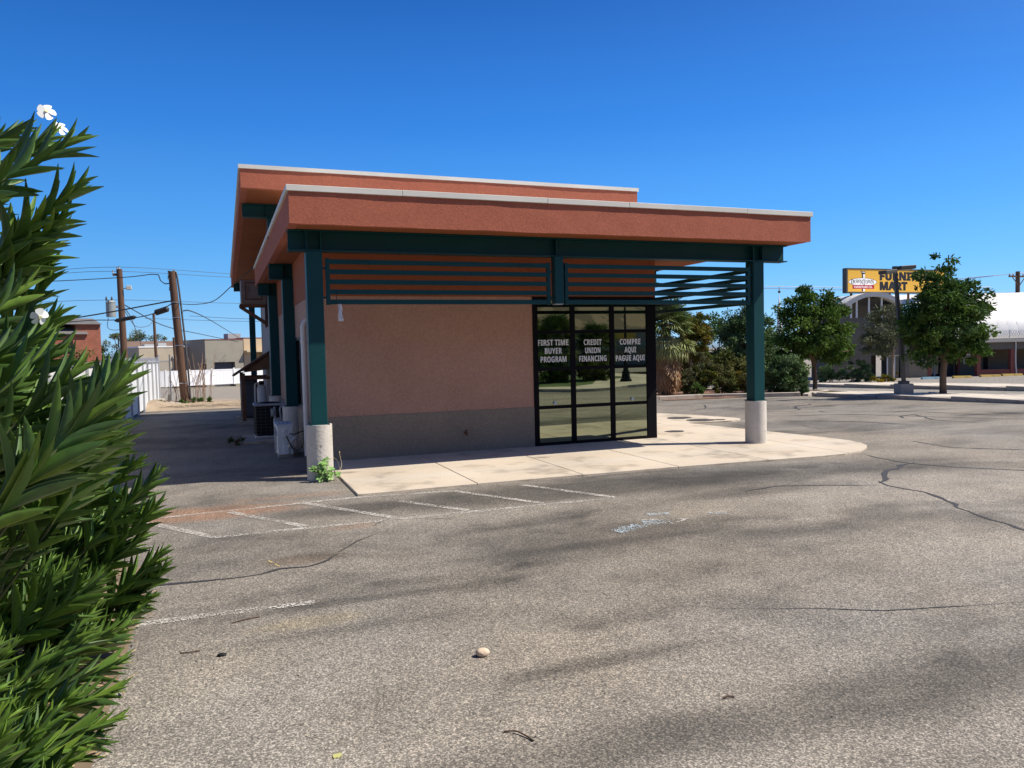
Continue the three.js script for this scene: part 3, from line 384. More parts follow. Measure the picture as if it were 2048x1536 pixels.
{ const o = thing('utility_pole', 'upright wooden utility pole carrying a grey transformer', 'utility pole', [-4.62, -.75, -44.57], 'utility poles');
  P(o, 'wooden_shaft', rod([.08, -.3, 0], [0, 7.25, 0], .19, .14, 16), K.woodDark); P(o, 'cross_arm', b2(-.32, -.05, 6.9, 7.02, -.06, .06), K.woodDark);
  for (const [x, y] of [[-.3, 7.08], [0, 7.3], [-.1, 7.28]]) P(o, 'insulator', [cyl(.03, .05, .07, x, y, 0, 10), cyl(.05, .03, .05, x, y + .06, 0, 10)], K.grey);
  const t = P(o, 'transformer', cyl(.23, .23, .74, -.46, 5.15, .1, 24), M(.24, .27, .27, .55)); P(t, 'transformer_lid', cyl(.17, .25, .1, -.46, 5.57, .1, 24), M(.24, .27, .27, .55)); for (const x of [-.65, -.4]) P(t, 'bushing', [cyl(.03, .05, .2, x, 5.72, .1, 10), cyl(.055, .055, .03, x, 5.7, .1, 10)], K.bronze); P(t, 'mount', bx(.25, .12, .1, -.2, 5.3, .05), K.metal);
  const f = G(o, 'floodlight'); P(f, 'lamp_head', bx(.26, .22, .18, .42, 6.28, .1, .03), M(.45, .46, .42, .4)); P(f, 'lamp_arm', rod([.1, 6.25, 0], [.35, 6.25, .05], .025), K.metal); P(o, 'lead_wire', tube([[-.6, 4.76, .1], [-.62, 4.2, .1], [-.3, 4.1, .05], [0, 4.15, .1]], .015), K.cable, false);
}
for (const [x, z, top, l] of [[-5.72, -82.4, 6.1, 'short far wooden pole behind the tan building'], [-4.3, -88, 3.9, 'stubby far wooden pole, lowest of the poles']]) { const o = thing('utility_pole', l, 'utility pole', [x, -1.75, z], 'utility poles'); P(o, 'wooden_shaft', rod([.1, 0, 0], [0, top + 1.75, 0], .15, .12, 12), K.woodDark); P(o, 'pole_cap', cyl(.125, .125, .05, 0, top + 1.77, 0, 12), K.metal); }
// overhead cables
const CAB = [
  [[[-10.62, 6.93, -52.21], [-4.57, 6.60, -44.57], [1.09, 6.75, -48.81], [14, 7.4, -58]], .012, 'topmost thin power line over the alley', 1], [[[-10.63, 6.70, -52.21], [-4.92, 6.38, -44.58], [1.09, 6.54, -48.82], [14, 7.1, -58]], .012, 'second thin power line just below the topmost', 1],
  [[[-9.45, 5.72, -44.27], [-7.33, 5.86, -44.53], [-4.62, 6.04, -44.37], [-2.40, 5.43, -36.23], [-2.08, 5.08, -33.97], [-2.03, 4.88, -33.95], [-1.7, 4.80, -33.3]], .022, 'thick sagging cable looping down to the leaning pole'],
  [[[-11.89, 5.62, -58.04], [-5.57, 5.51, -53.49], [1.48, 5.40, -55.09], [16, 5.6, -60]], .014, 'thin cable crossing behind both poles at mid height', 1],
  [[[-7.72, 3.45, -39.33], [-4.53, 3.75, -35.97], [-1.66, 4.11, -33.26]], .028, 'straight telephone cable rising to the leaning pole'], [[[-7.72, 3.41, -39.33], [-5.08, 3.54, -37.25], [-3.86, 3.49, -35.72], [-3.22, 3.55, -35.47], [-2.26, 3.70, -34.04], [-1.66, 3.99, -33.25]], .02, 'telephone cable carrying the black splice cases'],
  [[[-1.38, 3.99, -33.24], [-.62, 3.72, -29.13], [-.04, 3.65, -26.0], [.5, 3.95, -23.4], [.96, 4.24, -21.9]], .014, 'service cable sagging from the leaning pole to the eave'], [[[-4.55, 4.71, -44.58], [-3.49, 4.12, -60.19], [-1.50, 3.93, -75.49], [2.18, 3.4, -91.6]], .03, 'cable running down to the far tan building roof'],
  [[[-1.22, 3.71, -33.14], [-1.17, 3.88, -35.80], [-.48, 4.48, -59.04], [2.20, 3.9, -91.6]], .028, 'cable arching from the riser pipe to the far roof'], [[[-4.53, 4.60, -44.54], [-5.21, 4.52, -55.50], [-6.52, 3.0, -77.40]], .025, 'slanting guy cable behind the transformer pole'],
  [[[-1.63, 4.53, -54.13], [1.99, 4.25, -52.75], [14, 4.2, -50]], .014, 'faint low cable right of the leaning pole, upper one', 1], [[[-4.80, 4.69, -60.69], [2.19, 4.31, -58.03], [14, 4.2, -55]], .014, 'faint low cable right of the leaning pole, lower one', 1], [[[-4.54, 4.47, -44.7], [-5.33, 4.10, -60.89], [-5.30, 4.64, -71.58], [-5.68, 5.78, -82.2]], .022, 'drooping cable loop to the short far pole', 1],
  [[[40, 8.0, -70], [53.12, 7.81, -65.37], [60.86, 7.52, -62.42], [75, 7.2, -57]], .035, 'upper pale cable above the trees by the furniture store', 2], [[[40, 7.8, -70], [53.12, 7.60, -65.37], [60.86, 7.26, -62.42], [75, 6.9, -57]], .035, 'lower pale cable above the trees by the furniture store', 2],
  [[[61.72, 7.29, -51.39], [58.25, 6.9, -42.03], [62.0, 7.2, -40.6]], .03, 'upper cable at the cross arm beyond the store', 2], [[[61.72, 7.10, -51.39], [58.30, 6.9, -42.2], [62, 7.0, -40.6]], .03, 'lower cable at the cross arm beyond the store', 2],
];
const paleWire = M(.75, .77, .8, .5); for (const [p, r, l, f] of CAB) one('overhead_cable', l, 'cable', tube(p, r, 5, 40), f === 2 ? paleWire : f ? K.cableFar : K.cable, [0, 0, 0], 'overhead cables', false);
for (const [a, b, r, l] of [[[-3.88, 3.46, -35.72], [-3.2, 3.58, -35.46], .085, 'long black splice case on the telephone cable in front of the upright pole'], [[-2.28, 3.69, -34.03], [-1.84, 3.83, -33.87], .12, 'short fat black splice case near the leaning pole']]) { const o = thing('splice_case', l, 'splice case', a, 'black splice cases'); const d = [b[0] - a[0], b[1] - a[1], b[2] - a[2]], e = d.map((v) => v * 1.12), s = d.map((v) => v * -.12); P(o, 'case_body', rod([0, 0, 0], d, r, r, 12), K.cable); P(o, 'end_cap', [rod(d, e, r * .8, r * .3, 12), rod(s, [0, 0, 0], r * .3, r * .8, 12)], K.cable); }
// white vinyl fence far down the alley
{ const o = thing('vinyl_fence', 'far white vinyl privacy fence in front of the tan buildings', 'fence', [-9.5, -1.18, -84.0], null, .36);
  for (let k = 0; k < 8; k++) { P(o, 'post', b2(k * 2.35 - .08, k * 2.35 + .08, 0, 1.78, -.08, .08, .01), K.vinyl); if (k < 7) for (let q = 0; q < 6; q++) P(o, 'board', b2(k * 2.35 + .09 + q * .362, k * 2.35 + .09 + q * .362 + .356, .14, 1.55, -.02, .02), K.vinyl); if (k < 7) P(o, 'rail', [b2(k * 2.35 + .08, k * 2.35 + 2.27, 1.55, 1.66, -.035, .035), b2(k * 2.35 + .08, k * 2.35 + 2.27, .05, .14, -.035, .035)], K.vinyl); } }
{ const o = thing('tan_building', 'far low tan stucco building with white roof edge behind the vinyl fence', 'building', [-8.2, -1.75, -94.3], null, .365);
  P(o, 'wall', b2(0, 7.4, 0, 4.75, -8, 0), K.tan); P(o, 'parapet_cap', b2(-.05, 7.4, 4.75, 4.9, -8.05, .05), K.white); P(o, 'rooftop_unit', [b2(1.2, 2.4, 4.9, 5.15, -3, -2), b2(3, 3.9, 4.9, 5.3, -4, -3)], K.grey); P(o, 'roof_dome', (() => { const g = new THREE.SphereGeometry(.45, 16, 8, 0, 6.283, 0, 1.57); g.translate(5.6, 4.9, -2); return g; })(), K.white); P(o, 'wall_light', b2(3.55, 3.75, 3.5, 3.8, 0, .2, .02), K.white); P(o, 'pipe', rod([3.65, 0, .08], [3.65, 3.5, .08], .05), K.pvc); P(o, 'back_parapet', b2(.5, 7, 4.9, 5.6, -7, -6.8), M(.2, .13, .1, .9)); }
{ const o = thing('stucco_garage', 'far grey-tan stucco block with a dark roller door', 'building', [-1.35, -1.75, -91.4], null, .365);
  P(o, 'wall', [b2(0, 4.3, 2.95, 5.45, -8, 0), b2(0, .95, 0, 2.95, -8, 0), b2(3.3, 4.3, 0, 2.95, -8, 0), b2(.95, 3.3, 0, 2.95, -8, -.6)], K.tanDark); const d = G(o, 'roller_door'); for (let k = 0; k < 7; k++) P(d, 'door_slat', b2(.95, 3.3, .2 + k * .39, .57 + k * .39, -.5, -.44), M(.07, .07, .085, .6)); P(o, 'parapet_cap', b2(-.03, 4.33, 5.45, 5.53, -8.03, .05), K.redPaint); P(o, 'vent_box', b2(-.35, 0, 2.0, 2.8, .02, .25), K.black); }
{ const o = thing('tan_annex', 'far pale tan wing with a sunlit ledge right of the garage block', 'building', [2.75, -1.75, -93.2], null, .365);
  P(o, 'wall', [b2(0, 1.3, 0, 5.6, -7, 0), b2(1.3, 9, 4.2, 5.6, -7, 0), b2(2.4, 9, 0, 4.2, -7, 0), b2(1.3, 2.4, 0, 4.2, -7, -1)], M(.60, .46, .30, .9, { map: T.stucco })); P(o, 'ledge', b2(-.02, 9, 4.0, 4.2, 0, .9), M(.62, .50, .34, .9, { map: T.stucco })); P(o, 'rooftop_unit', b2(-.9, .6, 5.62, 6.2, -3.5, -2.2), K.grey); P(o, 'parapet_cap', b2(-.03, 9, 5.6, 5.68, -7.03, .04), K.redPaint); }
{ const o = thing('brick_house', 'far red brick house with grey gable roofs above the hedge', 'house', [-14.2, -1.75, -80.4], null, .36);
  P(o, 'wall', [b2(-3, 3.0, 0, 6.0, -6, 0), b2(2.2, 4.3, 0, 6.9, -7, -.6)], K.brick); const gab = (x0, x1, y0, y1, z0, z1) => { const s = new THREE.Shape([new THREE.Vector2(z0, y0), new THREE.Vector2(z1, y0), new THREE.Vector2((z0 + z1) / 2, y1)]); const g = new THREE.ExtrudeGeometry(s, { depth: x1 - x0, bevelEnabled: false }); g.rotateY(-Math.PI / 2); g.translate(x1, 0, 0); g.scale(1, 1, 1); return g; };
  P(o, 'roof', gab(-3.3, 3.1, 5.95, 7.0, -6.3, .3), K.shingle); P(o, 'roof', gab(-.5, 4.4, 6.9, 7.6, -7.3, -.3), K.shingle); P(o, 'window', b2(1.0, 1.8, 4.2, 5.4, .0, .04), K.darkGlass); }

// ================================================================ PLANTS
const vmat = (rough = .55, o = {}) => new THREE.MeshStandardMaterial({ vertexColors: true, roughness: rough, side: THREE.DoubleSide, ...o });
const leafMat = (tr) => new THREE.MeshPhysicalMaterial({ vertexColors: true, roughness: .95, side: THREE.DoubleSide, transmission: tr, thickness: 0, specularIntensity: .35 });
const LEAF = leafMat(.22), LEAFDULL = vmat(.85);
class Leaves {                                                  // many small leaf blades gathered into one mesh
  constructor() { this.p = []; this.c = []; this.n = []; }
  quad(c, dir, side, L, W, col) {                               // a bent diamond blade: four triangles, ridge along the midrib
    const up = dir.clone().cross(side).normalize(), a = c, b = c.clone().addScaledVector(dir, L), m = c.clone().addScaledVector(dir, L * .45).addScaledVector(up, -W * .22), l = c.clone().addScaledVector(dir, L * .42).addScaledVector(side, W / 2), r = c.clone().addScaledVector(dir, L * .42).addScaledVector(side, -W / 2);
    for (const t of [[a, l, m], [a, m, r], [l, b, m], [m, b, r]]) for (const q of t) { this.p.push(q.x, q.y, q.z); this.c.push(col[0], col[1], col[2]); }
  }
  build() { const g = new THREE.BufferGeometry(); g.setAttribute('position', new THREE.Float32BufferAttribute(this.p, 3)); g.setAttribute('color', new THREE.Float32BufferAttribute(this.c, 3)); g.computeVertexNormals(); return g; }
}
const rdir = () => { const z = rr(-1, 1), a = R() * 6.2832, s = Math.sqrt(1 - z * z); return V(s * Math.cos(a), z, s * Math.sin(a)); };
const tint = (cols) => { const c = cols[(R() * cols.length) | 0], k = rr(.6, 1.08); return [c[0] * k, c[1] * k, c[2] * k]; };
const GREEN = [[.075, .15, .022], [.095, .175, .025], [.12, .20, .03], [.06, .125, .022]], BLUEGREEN = [[.09, .16, .055], [.12, .19, .075], [.16, .24, .10], [.075, .14, .045]], OLIVE = [[.17, .175, .025], [.21, .17, .022], [.13, .155, .022], [.23, .18, .025]], GREYGREEN = [[.15, .165, .075], [.19, .20, .095], [.11, .13, .055]], DRAB = [[.13, .15, .035], [.16, .16, .05], [.095, .125, .03]];
// crown: lobes [x, y, z, rx, ry, rz] in metres from the foot
function crown(lobes, n, L, W, cols, clumpR = .30, droop = .25) {
  const lv = new Leaves(), tot = lobes.reduce((s, l) => s + l[3] * l[4] * l[5], 0);
  for (const [x, y, z, rx, ry, rz] of lobes) {
    const share = rx * ry * rz / tot, nc = Math.max(6, Math.round(n * share / 105)), per = Math.max(8, Math.round(n * share / nc));
    for (let k = 0; k < nc; k++) {
      const d = rdir(), q = .35 + .62 * Math.cbrt(R()) * (R() < .8 ? 1 : .6), c = V(x + d.x * rx * q, y + d.y * ry * q, z + d.z * rz * q), cr = clumpR * rr(.6, 1.3) * Math.min(1, Math.min(rx, ry) / .9), base = tint(cols);
      const lean = rdir().multiplyScalar(.6).add(d.clone().multiplyScalar(.6));
      for (let i = 0; i < per; i++) {
        const e = rdir(), w = Math.cbrt(R()), p = c.clone().add(V(e.x * cr * 1.25, e.y * cr * .8, e.z * cr * 1.25).multiplyScalar(w)), dir = rdir().add(lean).add(V(0, -droop, 0)).normalize(), side = dir.clone().cross(rdir()).normalize(), k2 = rr(.85, 1.15);
        lv.quad(p, dir, side, L * rr(.7, 1.3), W * rr(.7, 1.3), [base[0] * k2, base[1] * k2, base[2] * k2]);
      }
    }
  }
  return lv.build();
}
function limbs(H, r, lobes, nb, forkY) {                        // trunk with branches running up into the lobes
  const g = [tube([[0, -.15, 0], [rr(-.04, .04), H * .35, rr(-.04, .04)], [rr(-.06, .06), H * .7, rr(-.06, .06)], [lobes[0][0] * .5, H, lobes[0][2] * .5]], r, 8, 14)];
  const p = g[0].attributes.position; for (let i = 0; i < p.count; i++) { const y = p.getY(i), k = clamp(1.15 - .75 * y / H, .3, 1.5) + (y < .15 ? .25 : 0); const cx = 0; p.setX(i, cx + p.getX(i) * (.6 + .4 * k)); p.setZ(i, p.getZ(i) * (.6 + .4 * k)); }
  for (let k = 0; k < nb; k++) { const l = lobes[(R() * lobes.length) | 0], d = rdir(), y0 = rr(forkY, H * .9), e = [l[0] + d.x * l[3] * .75, l[1] + d.y * l[4] * .7, l[2] + d.z * l[5] * .75]; g.push(tube([[0, y0, 0], [e[0] * .35 + rr(-.05, .05), lerp(y0, e[1], .5), e[2] * .35 + rr(-.05, .05)], e], r * rr(.14, .3), 5, 7)); }
  return g;
}
const BARK = M(.17, .125, .09, .9, { map: T.wood }), BARKPALE = M(.34, .29, .23, .9, { map: T.wood });
function tree(name, label, pos, o) { const t = thing(name, label, o.cat ?? 'tree', pos, o.group ?? 'trees round the car park'); P(t, 'trunk', limbs(o.H, o.r, o.lobes, o.nb ?? 14, o.fork ?? o.H * .55), o.bark ?? BARK, false); P(t, 'crown', crown(o.lobes, o.n, o.L, o.W, o.cols, o.cr, o.droop), o.mat ?? LEAF, false); return t; }
function shrub(name, label, pos, o) { const t = thing(name, label, 'shrub', pos, o.group ?? 'shrubs in the planted strip'); const g = []; for (let k = 0; k < 9; k++) { const l = o.lobes[(R() * o.lobes.length) | 0]; g.push(tube([[rr(-.1, .1), -.1, rr(-.1, .1)], [l[0] * .6, l[1] * .6, l[2] * .6], [l[0] + rr(-.6, .6) * l[3], l[1] + rr(0, .7) * l[4], l[2] + rr(-.6, .6) * l[5]]], .016, 5, 6)); } P(t, 'stems', g, BARK, false); P(t, 'foliage', crown(o.lobes, o.n, o.L, o.W, o.cols, o.cr ?? .22, o.droop ?? 0), o.mat ?? LEAF, false); return t; }
// street trees, left to right
tree('street_tree', 'round dark green tree with bare forked trunk left of the yellow sign', [25.7, hy(25.7, -28.2), -28.2], { H: 1.9, r: .1, fork: .9, nb: 18, n: 12500, L: .2, W: .085, cols: GREEN, cr: .32, lobes: [[-.95, 3.5, 0, .85, .85, .8], [.95, 3.35, 0, .85, .8, .8], [0, 3.0, 0, 1.5, 1.5, 1.5], [-.85, 2.6, .2, 1.2, 1.35, 1.1], [.8, 2.35, -.1, 1.2, 1.05, 1.1], [.35, 4.15, 0, .75, .8, .75], [-.8, 4.0, .1, .65, .9, .6], [1.25, 2.1, .2, .75, .75, .7], [-1.15, 1.75, 0, .75, .65, .7]] });
tree('street_tree', 'large dark tree with a tall tuft in front of the furniture store', [24.8, hy(24.8, -20.7) + .1, -20.7], { H: 2.0, r: .115, fork: 1.1, nb: 22, n: 15000, L: .18, W: .08, cols: [...GREEN, [.08, .15, .04]], cr: .3, lobes: [[-.25, 2.85, 0, 1.2, 1.4, 1.1], [.75, 2.4, .1, 1.2, 1.25, 1.05], [-1.0, 2.15, 0, .85, .95, .8], [.9, 3.3, 0, .8, .9, .7], [-.35, 3.9, 0, .75, .75, .6], [-.75, 3.5, .1, .7, .8, .6], [-.1, 4.85, 0, .5, .45, .42], [-.25, 4.45, 0, .3, .4, .3], [1.35, 2.6, .1, .6, 1.0, .6], [1.15, 3.6, 0, .6, .65, .5], [-1.1, 2.95, .1, .55, .7, .5], [.3, 1.55, .1, 1.1, .45, .8]] });
tree('street_tree', 'thin grey-green tree with crooked pale trunk by the store doors', [37.9, hy(37.9, -35.1) + .1, -35.1], { H: 2.7, r: .09, fork: 1.2, nb: 14, n: 9000, L: .17, W: .055, cols: GREYGREEN, cr: .36, droop: .8, bark: BARKPALE, mat: LEAFDULL, lobes: [[-.6, 3.2, 0, 1.25, 1.3, 1.1], [-1.3, 2.5, 0, .85, 1.2, .8], [.35, 3.0, 0, .75, 1.1, .7], [-.3, 4.1, 0, .9, .7, .7], [-.9, 1.9, .1, .7, .8, .6]] });
tree('garden_tree', 'olive and rust coloured tree with thin pale trunk beside the palm', [20.6, hy(20.6, -30.6), -30.6], { H: 2.0, r: .07, fork: 1.2, nb: 16, n: 11000, L: .14, W: .065, cols: OLIVE, cr: .26, bark: BARKPALE, lobes: [[0, 2.65, 0, .85, 1.0, .8], [.2, 3.3, .1, .7, .6, .6], [-.35, 2.2, 0, .6, .65, .6], [.45, 2.2, 0, .5, .65, .5], [-.3, 3.1, 0, .55, .6, .5]] });
tree('garden_tree', 'dense blue-green tree just left of the right teal post', [25.0, hy(25, -32) - .1, -32.4], { H: 2.4, r: .12, fork: 1.0, nb: 16, n: 13000, L: .18, W: .08, cols: BLUEGREEN, cr: .32, lobes: [[0, 2.7, 0, 1.2, 1.6, 1.2], [-.6, 2.2, 0, .9, 1.2, .9], [.8, 2.0, 0, .95, 1.4, .95], [.2, 3.8, 0, .8, .75, .7], [1.3, 3.0, 0, .7, .8, .6]] });
tree('garden_tree', 'tall grey-green tree behind the palm fronds', [18.9, hy(18.9, -32) - .1, -32.8], { H: 2.6, r: .09, nb: 14, n: 6500, L: .13, W: .045, cols: GREYGREEN, cr: .3, mat: LEAFDULL, lobes: [[0, 2.7, 0, .9, 1.2, .8], [.45, 3.5, 0, .6, .7, .55], [-.5, 3.2, 0, .55, .8, .5], [.2, 1.7, 0, .8, .9, .7]] });
tree('far_tree', 'dark backdrop tree showing between the olive tree and the blue-green tree', [31.5, hy(31.5, -43) - .1, -43.5], { H: 2.6, r: .15, nb: 12, n: 6500, L: .2, W: .08, cols: GREEN, cr: .4, lobes: [[0, 3.2, 0, 1.7, 1.8, 1.5], [-1.6, 2.6, 0, 1.3, 1.5, 1.2], [1.5, 2.7, 0, 1.3, 1.7, 1.2], [.8, 4.2, 0, .8, .8, .8]] });
tree('far_tree', 'dark tree behind the round tree at the corner of the store', [34.6, hy(34.6, -41) - .1, -41.2], { H: 2.2, r: .14, nb: 12, n: 5000, L: .2, W: .08, cols: GREEN, cr: .4, lobes: [[0, 2.4, 0, 1.6, 1.5, 1.4], [-1.5, 2.3, 0, 1.3, 1.4, 1.1]] });
tree('far_tree', 'spindly tree at the right edge in front of the white roof', [44.6, hy(44.6, -26.6), -26.2], { H: 4.2, r: .09, nb: 20, fork: 1.5, n: 3500, L: .2, W: .05, cols: GREYGREEN, cr: .3, mat: LEAFDULL, lobes: [[-.1, 4.2, 0, .8, 1.3, .9], [.7, 3.6, 0, 1.1, 1.2, .9], [-.5, 5.1, 0, .6, .5, .4]] });
tree('far_tree', 'bushy far tree left of the transformer pole', [-11.5, -1.9, -106], { H: 3, r: .2, nb: 14, n: 8000, L: .26, W: .1, cols: DRAB, cr: .55, lobes: [[0, 4.5, 0, 3.0, 2.5, 2.4], [-3, 3.6, 0, 2.4, 2.2, 2.1], [2.6, 4.9, 0, 2, 2, 1.8], [.8, 6.2, 0, 1.5, 1.2, 1.3]], group: 'trees beyond the alley' });
tree('far_tree', 'half bare far tree right of the transformer pole', [-6.6, -1.9, -108], { H: 3.2, r: .16, nb: 40, n: 4200, L: .24, W: .09, cols: DRAB, cr: .45, mat: LEAFDULL, lobes: [[0, 4.2, 0, 2.6, 2.1, 2], [3.2, 3.8, 0, 2.5, 1.7, 1.6], [-1, 5.6, 0, 1.6, 1.3, 1.3]], group: 'trees beyond the alley' });
tree('far_tree', 'low dull green tree in front of the brick house', [-13.6, -1.6, -74], { H: 2.2, r: .16, nb: 12, n: 6000, L: .24, W: .1, cols: DRAB, cr: .5, lobes: [[0, 2.5, 0, 2.4, 1.5, 1.6], [2.6, 2.6, 0, 1.6, 1.5, 1.4], [-2.4, 2.3, 0, 1.6, 1.2, 1.2]], group: 'trees beyond the alley' });
// shrubs of the corner bed and across the street
shrub('leafy_shrub', 'big bright leafy shrub right of the right teal post', [22.5, hy(22.5, -26.1) + .08, -26.3], { n: 7500, L: .15, W: .07, cols: [...BLUEGREEN, [.10, .17, .05]], cr: .24, lobes: [[-.2, .75, 0, .75, .85, .8], [.3, .55, .1, .6, .6, .6], [-.25, 1.2, 0, .5, .45, .5], [.55, .25, .1, .4, .35, .4]] });
shrub('leafy_shrub', 'olive shrub filling the gap left of the right teal post', [21.3, hy(21.3, -26.8) + .1, -27.0], { n: 4500, L: .11, W: .045, cols: OLIVE.concat(DRAB), lobes: [[0, .6, 0, .6, .6, .6], [-.4, .5, 0, .5, .5, .5], [.3, .95, 0, .4, .5, .4]] });
shrub('leafy_shrub', 'wide dark olive shrub in the middle of the bed', [20.05, hy(20, -27.3) + .12, -27.5], { n: 6500, L: .11, W: .045, cols: DRAB.concat(OLIVE.slice(0, 1)), lobes: [[0, .65, 0, .75, .62, .7], [.5, .5, 0, .6, .5, .6], [-.5, .55, 0, .6, .55, .6], [.1, 1.0, 0, .5, .35, .5]] });
shrub('leafy_shrub', 'loose grey-green shrub next to the palm skirt', [18.95, hy(19, -27.7) + .12, -27.9], { n: 5000, L: .12, W: .04, cols: GREYGREEN.concat(DRAB), lobes: [[0, .7, 0, .55, .7, .5], [.3, 1.2, 0, .45, .5, .4], [-.2, .45, 0, .6, .45, .5]] });
shrub('leafy_shrub', 'low bright green shrub at the foot of the palm', [18.4, hy(18.4, -27.1) + .1, -27.05], { n: 1500, L: .12, W: .06, cols: [[.08, .16, .03], [.11, .2, .04]], lobes: [[0, .22, 0, .32, .24, .3], [.35, .15, 0, .25, .18, .22]] });
shrub('clipped_shrub', 'round clipped shrub across the street, left one', [35.3, hy(35.3, -37.3) + .12, -37.3], { n: 3800, L: .12, W: .045, cols: BLUEGREEN, lobes: [[0, .55, 0, .95, .6, .9], [-.6, .45, 0, .6, .5, .6]], group: 'clipped shrubs across the street' });
shrub('clipped_shrub', 'round clipped shrub across the street, bigger right one', [36.4, hy(36.4, -36.4) + .12, -36.4], { n: 4800, L: .12, W: .045, cols: BLUEGREEN, lobes: [[0, .65, 0, 1.05, .65, 1], [.45, .5, 0, .7, .55, .7]], group: 'clipped shrubs across the street' });
shrub('flowering_shrub', 'low yellow flowering shrub near the store doors', [35.75, hy(35.7, -33.9) + .12, -33.9], { n: 2200, L: .12, W: .06, cols: [[.42, .30, .015], [.35, .28, .02], [.14, .17, .03]], cr: .18, lobes: [[0, .2, 0, .6, .22, .45], [.45, .15, 0, .4, .18, .4]] });
shrub('leafy_shrub', 'dark hedge behind the right teal post at the street edge', [24.6, hy(24.6, -30) + .08, -30], { n: 3500, L: .13, W: .05, cols: DRAB, lobes: [[0, .5, 0, .8, .55, .8], [-.9, .5, 0, .7, .55, .7]] });
shrub('leafy_shrub', 'dark dense shrub in front of the left end of the store wall', [33.6, hy(33.6, -39) + .1, -39.2], { n: 4500, L: .2, W: .09, cols: GREEN, cr: .35, lobes: [[0, 1.0, 0, 1.6, 1.1, 1], [-1.6, 1.0, 0, 1.4, 1.2, 1], [.5, 1.9, 0, 1.2, 1, .8]] });
for (const [x, z, l] of [[19.9, -31.2, 'shadowy back shrub behind the palm skirt'], [21.6, -31.6, 'shadowy back shrub under the olive tree'], [23.2, -31.2, 'shadowy back shrub behind the teal post']]) shrub('leafy_shrub', l, [x, hy(x, z) + .05, z], { n: 3600, L: .18, W: .08, cols: DRAB, cr: .32, lobes: [[0, .9, 0, 1.0, 1.0, .8], [.6, .7, 0, .8, .8, .7], [-.6, 1.2, 0, .7, .9, .6]] });
// fan palm with a skirt of dead fronds
function fan(n, Lb, spread, stalk, col, droop) {                 // one fan leaf: stalk along +z, then folded blades
  const lv = new Leaves(), s = V(0, 0, stalk); lv.quad(V(0, 0, 0), V(0, 0, 1), V(1, 0, 0), stalk * 1.05, .035, [col[0] * .8, col[1] * .8, col[2] * .6]);
  for (let i = 0; i < n; i++) { const a = lerp(-spread, spread, i / (n - 1)), L = Lb * (1 - .28 * Math.abs(a / spread)) * rr(.9, 1.06), d0 = V(Math.sin(a), .12 * Math.cos(a * 3), Math.cos(a)).normalize(), d1 = V(Math.sin(a) * 1.02, -droop * rr(.7, 1.3), Math.cos(a)).normalize(), sd = V(Math.cos(a), i % 2 ? .5 : -.5, -Math.sin(a)).normalize(), k = rr(.8, 1.2), c = [col[0] * k, col[1] * k, col[2] * k], w = .085 * Lb; lv.quad(s, d0, sd, L * .72, w * 1.5, c); lv.quad(s.clone().addScaledVector(d0, L * .42), d1, sd, L * .6, w * .75, c); }
  return lv.build();
}
function palm(label, pos, H, group) {
  const t = thing('fan_palm', label, 'palm', pos, group); P(t, 'trunk', new THREE.LatheGeometry([[.30, -.3], [.27, .1], [.23, .5], [.22, H * .6], [.2, H]].map(([x, y]) => new THREE.Vector2(x, y)), 14), M(.18, .115, .07, .95, { map: T.wood }));
  const gv = [0, 1, 2, 3].map((k) => fan(22, .85, 1.9, .62, [[.12, .18, .04], [.15, .20, .05], [.19, .23, .08], [.10, .15, .035]][k], .75)), dv = [0, 1, 2].map((k) => fan(16, .95, 1.1, .5, [[.42, .27, .14], [.33, .20, .10], [.50, .34, .20]][k], .3)), yv = [0, 1].map((k) => fan(20, .85, 1.6, .6, [[.25, .28, .10], [.32, .32, .14]][k], .9));
  for (let k = 0; k < 40; k++) { const up = k / 40, az = k * 2.39996, el = lerp(1.3, -.1, Math.pow(up, .9)), m = P(t, 'frond', gv[k % 4], LEAFDULL, false); m.position.set(0, H - .05 - up * .22, 0); m.rotation.order = 'YXZ'; m.rotation.set(-el, az, rr(-.4, .4)); m.scale.setScalar(rr(.85, 1.1)); }
  for (let k = 0; k < 34; k++) { const m = P(t, 'frond', yv[k % 2], LEAFDULL, false); m.position.set(0, H - .25 - rr(0, .3), 0); m.rotation.order = 'YXZ'; m.rotation.set(rr(.35, 1.0), k * 2.4 + .7, rr(-.4, .4)); m.scale.setScalar(rr(1.0, 1.25)); }
  for (let k = 0; k < 64; k++) { const u = k / 64, m = P(t, 'dead_frond', dv[k % 3], LEAFDULL, false); m.position.set(Math.cos(k * 2.4) * .14, H - .4 - u * H * .48, Math.sin(k * 2.4) * .14); m.rotation.order = 'YXZ'; m.rotation.set(rr(1.12, 1.42), -k * 2.4 + Math.PI / 2, rr(-.4, .4)); m.scale.setScalar(rr(.75, 1.05)); }
  return t;
}
palm('fan palm with a skirt of brown dead fronds beside the window', [17.45, hy(17.75, -27.8) + .05, -27.7], 3.1);

